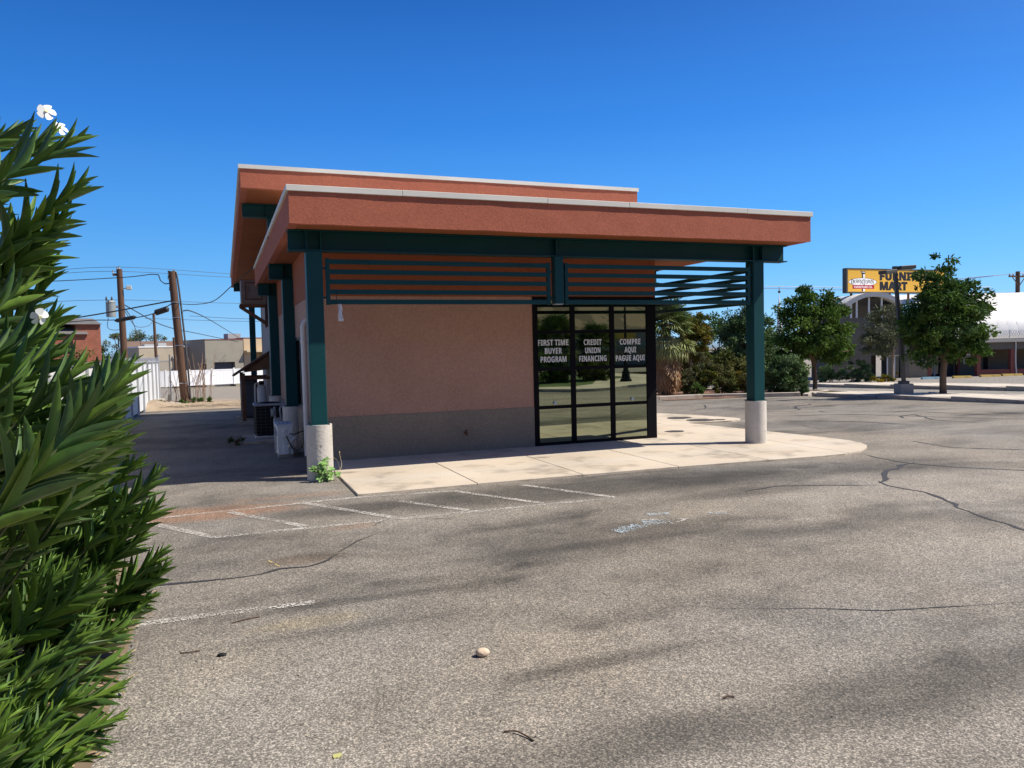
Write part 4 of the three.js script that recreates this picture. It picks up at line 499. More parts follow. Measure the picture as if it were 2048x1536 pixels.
// ---------------------------------------------------------------- the oleander hedge in the foreground
{
  const H = thing('oleander_hedge', 'tall oleander hedge with long pointed leaves and white flowers', 'hedge', [0, 0, 0]);
  // a lance-shaped blade: folded along the midrib and arched, 1 long, 1 wide
  const blade = (bend, fold) => { const n = 7, p = [], uv = [], ix = []; for (let i = 0; i <= n; i++) { const v = i / n, w = .5 * Math.pow(Math.sin(Math.PI * Math.pow(clamp(v * .97 + .015), .82)), .85), y = v, z = -bend * v * v; for (const s of [-1, 0, 1]) { p.push(s * w, y, z + (s ? fold * w : 0)); uv.push(.5 + s * .5, v); } if (i < n) for (const s of [0, 1]) { const a = i * 3 + s; ix.push(a, a + 1, a + 3, a + 1, a + 4, a + 3); } } const g = new THREE.BufferGeometry(); g.setAttribute('position', new THREE.Float32BufferAttribute(p, 3)); g.setAttribute('uv', new THREE.Float32BufferAttribute(uv, 2)); g.setIndex(ix); g.computeVertexNormals(); return g; };
  const blades = [blade(.02, .28), blade(.05, .22), blade(-.03, .34), blade(.1, .2)];
  const rib = (base, ribc) => { const t = tex(256, (u, v) => { const m = Math.exp(-(((u - .5) * 30) ** 2)), vein = .5 + .5 * Math.cos((v * 60 - Math.abs(u - .5) * 16) * 6.283), k = (.84 + .16 * vein) * (.8 + .4 * fbm(u * 6, v * 9, 131, 3)); return [0, 1, 2].map((q) => lerp(base[q] * k, ribc[q], m * .85)); }, true, 1); t.wrapS = t.wrapT = THREE.ClampToEdgeWrapping; return t; };
  const LM = [[[.095, .195, .030], [.32, .42, .10]], [[.125, .24, .032], [.38, .48, .11]], [[.075, .155, .032], [.28, .36, .09]], [[.17, .29, .032], [.42, .50, .11]]].map(([b, r]) => new THREE.MeshPhysicalMaterial({ map: rib(b, r), roughness: .55, transmission: .15, thickness: 0, side: THREE.DoubleSide }));
  const all = [], stems = [];
  const shoot = (root, tip, whorls, Ls) => {
    const mid = root.clone().lerp(tip, .5).add(V(rr(-.08, .05), rr(.0, .12), rr(-.08, .08))), c = new THREE.CatmullRomCurve3([root, mid, tip]), L = c.getLength(); stems.push(new THREE.TubeGeometry(c, 7, .0055, 5));
    for (let k = 0; k < whorls; k++) {
      const u = 1 - k * .054 / L * rr(.9, 1.15); if (u < .2) break; const p = c.getPointAt(u), tg = c.getTangentAt(u), a0 = k * 1.047 + R() * .4, n1 = tg.clone().cross(V(.3, .1, .95)).normalize(), n2 = tg.clone().cross(n1);
      for (let j = 0; j < 3; j++) { const a = a0 + j * 2.0944, out = n1.clone().multiplyScalar(Math.cos(a)).addScaledVector(n2, Math.sin(a)), open = clamp(.2 + k * .06, .2, .62) * rr(.8, 1.2), dir = tg.clone().multiplyScalar(Math.cos(open)).addScaledVector(out, Math.sin(open)).normalize(), len = Ls * clamp(.55 + k * .16, .5, 1) * rr(.8, 1.12), face = tg.clone().addScaledVector(dir, -tg.dot(dir)).normalize();
        all.push({ p, dir, face, len, w: len * rr(.095, .12), m: k < 2 ? (R() < .5 ? 3 : 1) : (R() < .14 ? 3 : (R() * 3) | 0), b: (R() * 4) | 0 }); }
    }
  };
  const TIPS = [[-.86, 3.01, -4.18], [-.72, 2.99, -4.02], [-.57, 2.90, -3.75], [-.43, 2.85, -3.59], [-.45, 2.69, -3.59], [-.53, 2.57, -3.63], [-.56, 2.52, -3.85], [-.61, 2.39, -3.98], [-.64, 2.32, -3.88], [-.65, 2.27, -3.67], [-.54, 2.13, -3.42], [-.50, 2.04, -3.19], [-.43, 1.99, -2.95], [-.36, 1.94, -2.81], [-.24, 1.92, -2.67], [-.23, 1.87, -2.66], [-.30, 1.83, -2.79], [-.29, 1.76, -3.00], [-.33, 1.69, -3.12], [-.32, 1.64, -3.33], [-.33, 1.58, -3.55], [-.40, 1.34, -4.97], [-.31, 1.26, -5.04], [-.39, 1.16, -5.07], [-.38, 1.04, -5.28], [-.46, .93, -5.52], [-.40, .89, -5.07], [-.33, .73, -5.26], [-.32, .65, -5.26], [-.35, .57, -5.27], [-.37, .41, -5.28], [-.43, .37, -5.30], [-.49, .32, -5.11], [-.54, .42, -4.70], [-.44, .37, -4.34], [-.42, .40, -3.91], [-.40, .39, -3.58], [-.45, .34, -3.60], [-.50, .38, -3.40], [-.49, .43, -3.18]];
  for (const [x, y, z] of [...TIPS, [-.20, 1.90, -2.64], [-.27, 1.80, -2.7], [-.3, 1.1, -5.0]]) { const e = V(x, y, z), d = V(rr(.45, .8), rr(.35, .75) * (y < .6 ? .4 : 1), rr(-.25, .35)).normalize(), tip = e.clone().addScaledVector(d, -.15); shoot(tip.clone().addScaledVector(d, -.75).add(V(-.1, -.25, 0)), tip, 10, .25); }
  const EDGE = [[.05, -.5, -3.3], [.35, -.42, -3.5], [.45, -.45, -4.8], [.7, -.38, -5.2], [1.1, -.42, -5.0], [1.35, -.44, -4.2], [1.65, -.38, -3.1], [1.85, -.33, -2.78], [1.95, -.40, -2.85], [2.1, -.58, -3.4], [2.35, -.68, -3.9], [2.6, -.58, -3.6], [2.85, -.55, -3.6], [3.0, -.8, -4.0]];
  for (let k = 0; k < 360; k++) {
    const y = R() < .3 ? rr(.08, .7) : .12 + 2.75 * R() * (R() < .25 ? 1 : rr(.65, 1)); let i = 0; while (i < EDGE.length - 2 && EDGE[i + 1][0] < y) i++; const u = clamp((y - EDGE[i][0]) / (EDGE[i + 1][0] - EDGE[i][0])), xe = lerp(EDGE[i][1], EDGE[i + 1][1], u), ze = lerp(EDGE[i][2], EDGE[i + 1][2], u), z = Math.min(-2.45, ze + rr(-1.5, .75)), x = xe * (z / ze) - .27 - .8 * Math.pow(R(), 1.1);
    const tip = V(x, y, z), d = V(rr(.35, .85), rr(.45, 1.0), rr(-.25, .35)).normalize(); if (y > 2.15 && R() < .4) continue; shoot(tip.clone().addScaledVector(d, -rr(.5, .8)).add(V(-.12, -.2, 0)), tip, 8, rr(.21, .29));
  }
  for (let k = 0; k < 75; k++) { const z = rr(-3.6, -2.5), x = z * .16 - rr(.2, .6) - .02, y = rr(.15, 1.5), tip = V(x, y, z), d = V(rr(.25, .8), rr(.35, 1), rr(-.3, .3)).normalize(); shoot(tip.clone().addScaledVector(d, -rr(.45, .7)).add(V(-.12, -.15, 0)), tip, 8, rr(.2, .27)); }
  const roots = []; for (let k = 0; k < 34; k++) { const z = rr(-6.4, -2.4), x = rr(-1.5, -.95); roots.push(tube([[x, -.05, z], [x + rr(-.1, .15), .5, z + rr(-.1, .1)], [x + rr(-.1, .25), rr(.8, 1.25), z + rr(-.2, .2)]], .011, 6, 8)); }
  P(H, 'stems', [...stems.map((g) => clean(g)), ...roots], M(.085, .10, .035, .8), false);
  const eye = V(0, 1.9, 0), mats = (l) => { const x = new THREE.Vector3().crossVectors(l.dir, l.face).normalize(), z = new THREE.Vector3().crossVectors(x, l.dir).normalize(); return new THREE.Matrix4().makeBasis(x.multiplyScalar(l.w), l.dir.clone().multiplyScalar(l.len), z.multiplyScalar(l.len)).setPosition(l.p); };
  const inView = (l) => { const t = .3562 * l.p.x - .9344 * l.p.z, s = .934 * l.p.x + .356 * l.p.z; return t > .5 && s / t > -.70; };
  all.sort((a, b) => (inView(b) ? b.len / b.p.distanceTo(eye) * (1 + .5 * (b.p.x > -.7 - .1 * (-b.p.z - 3) ? 1 : 0)) : 0) - (inView(a) ? a.len / a.p.distanceTo(eye) * (1 + .5 * (a.p.x > -.7 - .1 * (-a.p.z - 3) ? 1 : 0)) : 0));
  all.slice(0, 300).forEach((l) => { const m = P(H, 'leaf', blades[l.b], LM[l.m], false); m.matrixAutoUpdate = true; mats(l).decompose(m.position, m.quaternion, m.scale); });
  for (let q = 0; q < 4; q++) { const gs = all.slice(300).filter((l) => l.m === q).map((l) => blades[l.b].clone().applyMatrix4(mats(l))); P(H, 'foliage', mergeGeometries(gs), LM[q], false).userData.kind = 'stuff'; }
  // white blossoms
  const petalG = (() => { const s = new THREE.Shape(); s.moveTo(0, 0); s.bezierCurveTo(.012, .01, .028, .022, .024, .038); s.bezierCurveTo(.018, .046, -.004, .045, -.012, .038); s.bezierCurveTo(-.016, .025, -.008, .01, 0, 0); const g = new THREE.ShapeGeometry(s, 6); const p = g.attributes.position; for (let i = 0; i < p.count; i++) p.setZ(i, -p.getY(i) * .25 + p.getX(i) * .2); g.computeVertexNormals(); return g; })(), pm = M(.84, .84, .80, .6), pc = M(.75, .68, .35, .6);
  for (const [x, y, z, ry, rx, s] of [[-.665, 2.99, -3.92, .25, -.3, .85], [-.60, 2.90, -3.83, .5, -.5, .75], [-.58, 2.05, -3.12, .6, .5, .7]]) { const f = G(H, 'flower'); f.position.set(x, y, z); f.rotation.set(rx, ry, 0); f.scale.setScalar(s); for (let k = 0; k < 5; k++) { const m = P(f, 'petal', petalG, pm, false); m.rotation.z = k * 1.2566; } const t = P(f, 'flower_throat', new THREE.ConeGeometry(.008, .03, 8), pc, false); t.rotation.x = -Math.PI / 2; t.position.z = -.01; }
}

// ================================================================ RIGHT BACKGROUND
{ // parking lot lamp
  const o = thing('parking_lot_lamp', 'bronze double headed parking lot lamp on a concrete block', 'lamp post', [23.67, hy(23.67, -21.4), -21.41], null, -.364);
  P(o, 'concrete_block', b2(-.26, .24, -.1, .52, -.25, .25, .02), K.pad); P(o, 'base_cover', b2(-.16, .14, .52, .62, -.15, .15, .02), K.bronze);
  P(o, 'pole', bar([-.01, .6, 0], [-.335, 4.78, 0], .115), K.bronze); P(o, 'pole_cap', bx(.14, .08, .14, -.34, 4.8, 0), K.bronze);
  for (const [x, z, y, ry] of [[-.72, .25, 4.62, .5], [.12, -.1, 4.80, .15]]) { const h = G(o, 'lamp_head'); h.position.set(x, y, z); h.rotation.set(0, ry, x > 0 ? .06 : .1); const g = bx(.62, .13, .34, 0, 0, 0, .02); P(h, 'housing', g, K.bronze); P(h, 'lens', b2(-.27, .27, -.08, -.064, -.14, .14), M(.35, .35, .33, .3)); P(h, 'arm', b2(x > 0 ? -.45 : .3, x > 0 ? -.3 : .42, -.03, .03, -.03, .03), K.bronze); }
}
{ // the furniture store across the street
  const o = thing('furniture_store', 'furniture store with white curved roof and red-posted arcade across the street', 'building', [46.96, -.87, -40.38], null, -.364);
  const x = (px) => (px - 1857) * .0354;
  P(o, 'wall', [b2(-7.6, x(1730), -.3, 5.3, -1.8, .9), b2(x(1803), x(1812), -.3, 4.6, -3, .4), b2(x(1730), x(1803), 1.75, 5.3, -10, .2), b2(x(1730), x(1773), -.3, 1.75, -3, -1.6), b2(-7.6, -1.2, 5.3, 5.31, -1.8, .9)], K.storeGrey);
  for (let r = 0; r < 9; r++) for (let k = 0; k < 7; k++) P(o, 'block', b2(-7.58 + k * .44 + (r % 2) * .2, -7.58 + k * .44 + .43 + (r % 2) * .2 - (k === 6 && r % 2 ? .2 : 0), .6 + r * .22, .81 + r * .22, .9, .915), K.storeGrey);
  P(o, 'wall', [b2(x(1812), x(1858), -.3, 2.0, -3, .1)], K.storeTan); P(o, 'wall', [b2(x(1858), 14, -.3, 2.75, -2.9, -2.4)], M(.24, .205, .155, .9, { map: T.smooth }));
  // double door
  const d = G(o, 'glass_door'); const da = x(1773), db = x(1803); P(d, 'door_frame', [b2(da, db, 1.68, 1.75, -.05, .06), b2(da, da + .07, 0, 1.68, -.05, .06), b2(db - .07, db, 0, 1.68, -.05, .06), b2((da + db) / 2 - .05, (da + db) / 2 + .05, 0, 1.68, -.05, .06), b2(da, db, 0, .12, -.05, .06)], K.white); for (const [a, b] of [[da + .07, (da + db) / 2 - .05], [(da + db) / 2 + .05, db - .07]]) P(d, 'pane', b2(a, b, .12, 1.68, -.01, .0), K.darkGlass);
  // upper window band under the arched front
  const w = G(o, 'upper_window'); P(w, 'pane', b2(x(1690), x(1752), 4.45, 5.75, .91, .93), K.darkGlass); for (const px of [1690, 1701, 1725, 1750]) P(w, 'mullion', b2(x(px) - .06, x(px) + .06, 4.4, 5.8, .9, 1.0), K.white);
  { const s = new THREE.Shape(), cx = x(1730), R1 = 6.2, half = 1.95, y0 = 5.42, rise = .72, Rr = (half * half + rise * rise) / (2 * rise), a = Math.asin(half / Rr); for (let i = 0; i <= 20; i++) { const t = lerp(a, -a, i / 20); s[i ? 'lineTo' : 'moveTo'](cx + Math.sin(t) * Rr, y0 + Math.cos(t) * Rr - (Rr - rise)); } for (let i = 0; i <= 20; i++) { const t = lerp(-a, a, i / 20); s.lineTo(cx + Math.sin(t) * (Rr - .3) * .98, y0 + Math.cos(t) * (Rr - .3) - (Rr - rise)); } void R1; const g = new THREE.ExtrudeGeometry(s, { depth: 4.5, bevelEnabled: false }); g.translate(0, 0, -3.1); P(o, 'arched_fascia', g, M(.66, .63, .57, .7)); }
  { // white vault sloping down to the arcade
    const N = 14, prof = []; for (let i = 0; i <= N; i++) { const t = i / N * Math.PI / 2; prof.push([-.2 - 6.3 * (1 - Math.cos(t)) * 1.0, 2.75 + 3.6 * Math.sin(t)]); } const r = G(o, 'vault_roof'); const n = 26; for (let k = 0; k < n; k++) { const xa = lerp(-2.4, 15.5, k / n), xb = lerp(-2.4, 15.5, (k + 1) / n) - .012, p = [], ix = []; const base = k < 4 ? .6 : 0; prof.forEach(([z, y], i) => { const yy = k < 4 ? Math.max(y, 5.35 - (i < 6 ? 0 : 0)) : y; p.push(xa, yy, z, xb, yy, z); if (i < N) ix.push(i * 2, i * 2 + 1, i * 2 + 2, i * 2 + 1, i * 2 + 3, i * 2 + 2); }); void base; const g = new THREE.BufferGeometry(); g.setAttribute('position', new THREE.Float32BufferAttribute(p, 3)); g.setIndex(ix); g.computeVertexNormals(); P(r, 'roof_sheet', g, K.roofWhite); P(r, 'roof_seam', tube(prof.filter((_, i) => i % 2 === 0).map(([z, y]) => [xb + .006, (k < 4 ? Math.max(y, 5.35) : y) + .004, z]), .008, 4, 14), K.roofWhite, false); } }
  // arcade: posts, beam, low wall, eave
  P(o, 'eave', b2(x(1812), 15.5, 2.5, 2.72, -.3, .35), M(.70, .64, .50, .7)); P(o, 'arcade_beam', b2(x(1855), 15.5, 2.0, 2.5, -.15, .1), K.storeGrey); P(o, 'arcade_ceiling', b2(x(1855), 15.5, 2.42, 2.5, -2.4, -.16), K.storeTan);
  for (const px of [1857, 1955.5, 2023, 2110]) P(o, 'arcade_post', b2(x(px) - .13, x(px) + .13, -.3, 2.0, -.2, .12), K.redPaint); for (const px of [1850, 1949]) P(o, 'arcade_post', b2(x(px) - .1, x(px) + .06, -.3, 2.0, -2.2, -1.9), K.redPaint);
  P(o, 'low_wall', [b2(x(1959.2), x(2019.4), -.3, .58, -.12, .06), b2(x(2026.6), 15, -.3, .58, -.12, .06)], K.redPaint); P(o, 'downpipe', tube([[x(2026) + .05, 2.6, .2], [x(2026) + .08, 2.3, .16], [x(2026) + .08, 1.0, .16], [x(2027) + .1, .0, .2]], .05, 8), K.pvc, false);
  const sw = G(o, 'store_window'); P(sw, 'frame', [b2(x(1965), x(1980), .95, 1.02, -2.4, -2.36), b2(x(1965), x(1980), 1.72, 1.78, -2.4, -2.36), b2(x(1965), x(1967), 1.02, 1.72, -2.4, -2.36), b2(x(1978), x(1980), 1.02, 1.72, -2.4, -2.36)], K.white); P(sw, 'pane', b2(x(1967), x(1978), 1.02, 1.72, -2.4, -2.38), K.darkGlass); P(o, 'store_door', b2(x(2008), x(2017), 0, 1.85, -2.4, -2.36), K.black); P(o, 'store_door', b2(x(1931), x(1945), 0, 1.75, -2.4, -2.36), M(.03, .035, .05, .5));
  const e = G(o, 'shop_entrance'); for (const px of [1878, 1890, 1905, 1920]) P(e, 'mullion', b2(x(px) - .05, x(px) + .05, 0, 1.75, -2.4, -2.33), px === 1920 ? K.grey : K.white); for (const [a, b] of [[1862, 1876.6], [1879.4, 1888.6], [1891.4, 1903.6], [1906.4, 1918.6]]) P(e, 'pane', b2(x(a), x(b), .05, 1.7, -2.4, -2.36), K.darkGlass);
  const bn = G(o, 'window_banner'); P(bn, 'board', b2(x(1860), x(1945), 1.62, 1.98, -.28, -.25), K.white); for (let k = 0; k < 12; k++) P(bn, 'letter_block', (() => { const g = new THREE.TorusGeometry(.10, .035, 4, 10, k % 2 ? 6.28 : 4.4); g.rotateZ(k * 1.3); g.translate(x(1866 + k * 6.6), 1.8, -.245); return g; })(), k % 3 ? M(.45, .04, .04, .6) : K.black);
  const rf = G(o, 'rooftop_mesh_fence'); for (let k = 0; k < 6; k++) P(rf, 'post', rod([3.6 + k * 2, 2.72, .2], [3.6 + k * 2, 3.35, .2], .025), K.galv); { const g = []; for (let q = 3.6; q < 15; q += .17) g.push(bar([q, 2.75, .2], [q + .3, 3.33, .2], .012), bar([q + .3, 2.75, .2], [q, 3.33, .2], .012)); P(rf, 'wire_mesh', g, K.galv).userData.kind = 'stuff'; }
}
{ // rooftop sign, print drawn on its face
  const o = thing('rooftop_sign', 'yellow furniture store billboard on the roof with black frame', 'sign', [41.55, 5.35, -42.45]);
  const Wd = 9.5, Hd = 1.72; const cv = document.createElement('canvas'); cv.width = 2048; cv.height = 440; const c = cv.getContext('2d'); c.fillStyle = '#f0b93f'; c.fillRect(0, 0, 2048, 440);
  c.fillStyle = '#111'; c.beginPath(); c.moveTo(255, 30); c.lineTo(365, 40); c.lineTo(340, 95); c.lineTo(280, 85); c.closePath(); c.fill(); c.fillRect(285, 85, 25, 345); c.fillStyle = '#fff'; c.fillRect(310, 90, 36, 340); c.beginPath(); c.moveTo(275, 44); c.lineTo(352, 50); c.lineTo(346, 62); c.lineTo(280, 56); c.closePath(); c.fill();
  c.fillStyle = '#111'; c.beginPath(); c.ellipse(305, 245, 288, 82, 0, 0, 7); c.fill(); c.fillStyle = '#fff'; c.beginPath(); c.ellipse(305, 245, 280, 75, 0, 0, 7); c.fill();
  c.fillStyle = '#b3202c'; c.fillRect(95, 305, 440, 76); c.fillStyle = '#fff'; c.font = 'bold 56px sans-serif'; c.textAlign = 'center'; c.textBaseline = 'middle'; c.save(); c.translate(315, 345); c.fillText('FURNITURE CO.', 0, 0, 380); c.restore();
  c.fillStyle = '#111'; c.font = 'bold 132px serif'; const sizes = [128, 96, 96, 122, 150, 96, 96, 116], ch = 'DOWNTOWN'; let xx = 62; for (let i = 0; i < 8; i++) { c.font = 'bold ' + sizes[i] + 'px serif'; c.textAlign = 'left'; const wv = [66, 58, 72, 66, 56, 58, 70, 60][i]; c.fillText(ch[i], xx, 238 + [0, 4, -4, 12, 14, 8, 0, 0][i], wv); xx += wv - 5; }
  c.fillStyle = '#1a1718'; c.textAlign = 'left'; c.font = 'bold 215px sans-serif'; c.lineWidth = 22; c.lineJoin = 'miter'; c.strokeStyle = '#1a1718'; for (const [t, y, w] of [['FURNITURE', 124, 1300], ['MART', 322, 660]]) { c.fillText(t, 640, y, w); c.strokeText(t, 640, y, w); }
  const tx = new THREE.CanvasTexture(cv); tx.colorSpace = THREE.SRGBColorSpace; tx.anisotropy = 16;
  P(o, 'cabinet', b2(0, Wd, 0, Hd, -.35, 0), K.bronze); const f = P(o, 'sign_face', new THREE.PlaneGeometry(Wd - .2, Hd - .14), M(1, 1, 1, .5, { map: tx }), false); f.position.set(Wd / 2, Hd / 2, .006);
  P(o, 'frame_rail', [b2(-.02, Wd + .02, Hd - .07, Hd + .02, -.36, .03), b2(-.02, Wd + .02, -.02, .07, -.36, .03), b2(-.02, .1, .07, Hd - .07, -.36, .03), b2(Wd - .1, Wd + .02, .07, Hd - .07, -.36, .03)], K.bronze);
  for (const q of [.6, 2.4, 4.2, 6, 7.8, 9.1]) P(o, 'support_leg', b2(q - .05, q + .05, -.55, -.02, -.25, -.12), K.rust);
}
// wheel stops in front of the arcade
for (const [ax, az, bx2, bz, blue, l] of [[42.1, -36.7, 43.15, -36.3, 1, 'pale blue wheel stop in front of the store arcade'], [44.9, -36.75, 46.0, -36.35, 0, 'leftmost yellow wheel stop in front of the store arcade'], [48.1, -37.3, 49.35, -36.85, 0, 'middle yellow wheel stop in front of the store arcade'], [50.8, -37.75, 52.1, -37.3, 0, 'rightmost yellow wheel stop in front of the store arcade']]) {
  const L = Math.hypot(bx2 - ax, bz - az), s = new THREE.Shape([[-.11, 0], [.11, 0], [.075, .13], [-.075, .13]].map(([p, q]) => new THREE.Vector2(p, q))), g = new THREE.ExtrudeGeometry(s, { depth: L, bevelEnabled: true, bevelSize: .01, bevelThickness: .02, bevelSegments: 1 }); g.rotateY(Math.atan2(bx2 - ax, bz - az)); one('wheel_stop', l, 'wheel stop', g, blue ? M(.30, .52, .66, .7, { map: T.concrete }) : M(.66, .47, .12, .7, { map: T.concrete }), [ax, hy(ax, az) + .115, az], 'wheel stops');
}
{ const o = thing('utility_pole', 'far utility pole with cross arm and transformer at the right edge', 'utility pole', [58.2, -1.6, -42.03], 'utility poles'); P(o, 'wooden_shaft', rod([0, 0, 0], [0, 8.65, 0], .2, .15, 12), K.woodBrown); P(o, 'cross_arm', b2(-.95, 1.2, 8.2, 8.33, -.06, .06), K.woodBrown); P(o, 'arm_brace', [bar([-.7, 8.2, .08], [0, 7.5, .1], .05), bar([.7, 8.2, .08], [0, 7.5, .1], .05)], K.woodBrown); P(o, 'transformer', cyl(.25, .25, .8, -.33, 6.6, .1, 18), M(.4, .42, .43, .5)); P(o, 'transformer', cyl(.25, .25, .8, .45, 6.6, .1, 18), M(.4, .42, .43, .5)); for (const q of [-.9, -.5, .6, 1.1]) P(o, 'insulator', cyl(.04, .06, .14, q, 8.4, 0, 8), K.grey); }
{ const o = thing('church_steeple', 'slim white church spire far behind the trees', 'steeple', [136.3, -2, -162.1]); P(o, 'spire', new THREE.ConeGeometry(1.1, 13, 8).translate(0, 10.6, 0), K.white); P(o, 'tower', b2(-.95, .95, 0, 4.2, -.95, .95), K.white); P(o, 'finial', [rod([0, 17, 0], [0, 18.6, 0], .12, .05), new THREE.SphereGeometry(.35, 10, 8).translate(0, 17.2, 0)], K.woodBrown); }

// ================================================================ BEHIND THE CAMERA, MIRRORED IN THE GLASS
{ const pv = struct('pavement', [prism([[9, 5.4], [11.5, 5.0], [13.1, 4.1], [14.1, 2.9], [15.2, 2.75], [16.3, 3.1], [17.7, 4.3], [19.2, 4.9], [22.3, 5.2], [22.3, 12], [20, 10.5], [18.5, 9.2], [16.8, 6.2], [15.2, 5.0], [12.5, 6.0], [9, 7]], -.1, .13, .02)], K.walk); void pv;
  const lw = struct('lawn', grid(lines(-4, 24, 1), lines(4.6, 20, 1), (x, z) => z < 5.4 + Math.max(0, (x - 16) * .8) ? -.05 : .1), M(.07, .13, .025, .95, { map: T.dirt }), false); void lw;
  struct('street', grid(lines(-60, 100, 4), lines(20, 34, 2), .12), K.road, false);
  const hill = grid(lines(-260, 300, 8), lines(70, 330, 8), (x, z) => { const k = clamp((z - 74) / 90); return -.5 + k * k * (3 - 2 * k) * (38 + 16 * (fbm(x * .012, z * .012, 201, 4) - .5)) + 4 * k * (fbm(x * .06, z * .06, 203, 4) - .5); }); struct('hill', hill, M(.23, .165, .105, .95, { map: (() => { const t = tex(512, (u, v) => { const f = fbm(u * 20, v * 20, 205, 4, 20), d = f > .52 ? .4 : 1; return [d * (.7 + .3 * f), d * (.72 + .28 * f), d * (.7 + .3 * f)]; }, true, 60); return t; })() }), false); }
palm('fan palm in the corner planting, mirrored in the left panes', [17.0, .1, 10.6], 2.6, 'palms mirrored in the glass'); palm('second fan palm of the corner planting, mirrored in the middle panes', [19.9, .1, 11.8], 2.2, 'palms mirrored in the glass');
shrub('leafy_shrub', 'dark shrub of the corner planting, mirrored in the left panes', [15.6, .1, 9.6], { n: 5000, L: .16, W: .06, cols: GREEN, cr: .3, lobes: [[0, .8, 0, 1.1, .9, 1], [.9, .6, -.6, .7, .6, .7], [-1.2, .7, 0, .9, .8, .8]], group: 'shrubs mirrored in the glass' });
shrub('leafy_shrub', 'spreading shrub of the corner planting, mirrored in the middle panes', [18.6, .1, 10.0], { n: 3500, L: .16, W: .06, cols: DRAB, cr: .3, lobes: [[0, .6, 0, .9, .6, .8], [.7, .4, -.2, .6, .4, .6]], group: 'shrubs mirrored in the glass' });
tree('garden_tree', 'leafy tree of the corner planting, mirrored in the upper left panes', [15.2, .1, 13.5], { H: 2.4, r: .12, n: 7000, L: .18, W: .07, cols: GREEN, cr: .36, lobes: [[0, 3.0, 0, 1.6, 1.4, 1.5], [1.2, 2.6, 0, 1.1, 1.1, 1], [-1.3, 2.5, 0, 1.1, 1.0, 1]], group: 'trees mirrored in the glass' });
{ const o = thing('street_lamp', 'black ornamental street lamp mirrored in the right panes', 'street lamp', [19.4, .1, 7.5]); P(o, 'flared_base', new THREE.LatheGeometry([[.3, 0], [.3, .12], [.22, .2], [.2, .5], [.13, .62], [.1, .95], [.07, 1.05], [0, 1.05]].map(([x, y]) => new THREE.Vector2(x, y)), 16), K.black); P(o, 'pole', cyl(.045, .065, 3.6, 0, 2.8, 0, 12), K.black); P(o, 'lantern', new THREE.LatheGeometry([[.06, 4.6], [.16, 4.7], [.22, 5.1], [.26, 5.12], [.05, 5.4], [0, 5.45]].map(([x, y]) => new THREE.Vector2(x, y)), 12), K.black); }
{ const o = thing('white_house', 'white gabled house across the street, mirrored in the middle panes', 'house', [28, 0, 44]); P(o, 'wall', b2(-3, 3, -.2, 2.8, 0, 6), M(.5, .5, .48, .8)); const s = new THREE.Shape([[-3.4, 2.7], [3.4, 2.7], [0, 4.5]].map(([x, y]) => new THREE.Vector2(x, y))); P(o, 'roof', new THREE.ExtrudeGeometry(s, { depth: 6.6, bevelEnabled: false }).translate(0, 0, -.3), K.shingle); for (const x of [-1.7, 1.7]) P(o, 'window', b2(x - .5, x + .5, 1, 2.1, -.05, 0), K.darkGlass); P(o, 'door', b2(-.45, .45, -.1, 2, -.05, 0), K.redPaint); }
{ const o = thing('commercial_block', 'long grey commercial block across the street, mirrored in the right panes', 'building', [41, 0, 46]); P(o, 'wall', b2(-7, 9, -.2, 3.6, 0, 10), M(.20, .19, .18, .85)); P(o, 'parapet_cap', b2(-7.1, 9.1, 3.6, 3.8, -.1, 10.1), M(.35, .34, .32, .8)); for (let k = 0; k < 6; k++) P(o, 'window', b2(-6 + k * 2.5, -4.3 + k * 2.5, .8, 2.4, -.06, 0), K.darkGlass); P(o, 'sign_board', b2(-2, 1.2, 2.7, 3.4, -.12, -.01), M(.5, .33, .04, .6)); }

// ================================================================ SMALL THINGS ON THE GROUND
{ const g = new THREE.IcosahedronGeometry(.045, 3); const p = g.attributes.position; for (let i = 0; i < p.count; i++) { const k = 1 + .35 * (fbm(p.getX(i) * 30 + 9, p.getY(i) * 30 + p.getZ(i) * 17 + 9, 301, 3) - .5); p.setXYZ(i, p.getX(i) * k * .95, p.getY(i) * k * .6, p.getZ(i) * k * .75); } g.computeVertexNormals(); one('stone', 'small tan stone lying alone on the asphalt', 'stone', g, M(.55, .43, .31, .9), [1.465, .024, -4.47]); }
one('twig', 'curved dark twig on the asphalt near the bottom edge', 'twig', tube([[0, .006, 0], [.05, .012, .03], [.085, .008, .09], [.10, .006, .14]], .0045, 6, 20), K.woodBrown, [1.255, 0, -3.52], 'twigs on the asphalt', false);
one('twig', 'short dark twig right of the curved one', 'twig', tube([[0, .006, 0], [.03, .012, .0], [.065, .006, .01]], .0045, 6, 12), K.woodBrown, [2.46, 0, -3.39], 'twigs on the asphalt', false);
one('twig', 'thin brown twig left below the faint white stripe', 'twig', tube([[0, .005, 0], [.1, .009, -.03], [.19, .005, -.05]], .004, 6, 14), K.woodBrown, [.02, 0, -5.75], 'twigs on the asphalt', false);
one('twig', 'thin dark twig nearest the hedge', 'twig', tube([[0, .005, 0], [.06, .008, .02], [.12, .005, .01]], .004, 6, 12), K.woodBrown, [-.30, 0, -5.3], 'twigs on the asphalt', false);
{ const g = new THREE.IcosahedronGeometry(.022, 2); g.scale(1.3, .5, .9); one('pebble', 'small black pebble on the asphalt right of the hedge', 'pebble', g, K.black, [-.05, .008, -5.15]); }
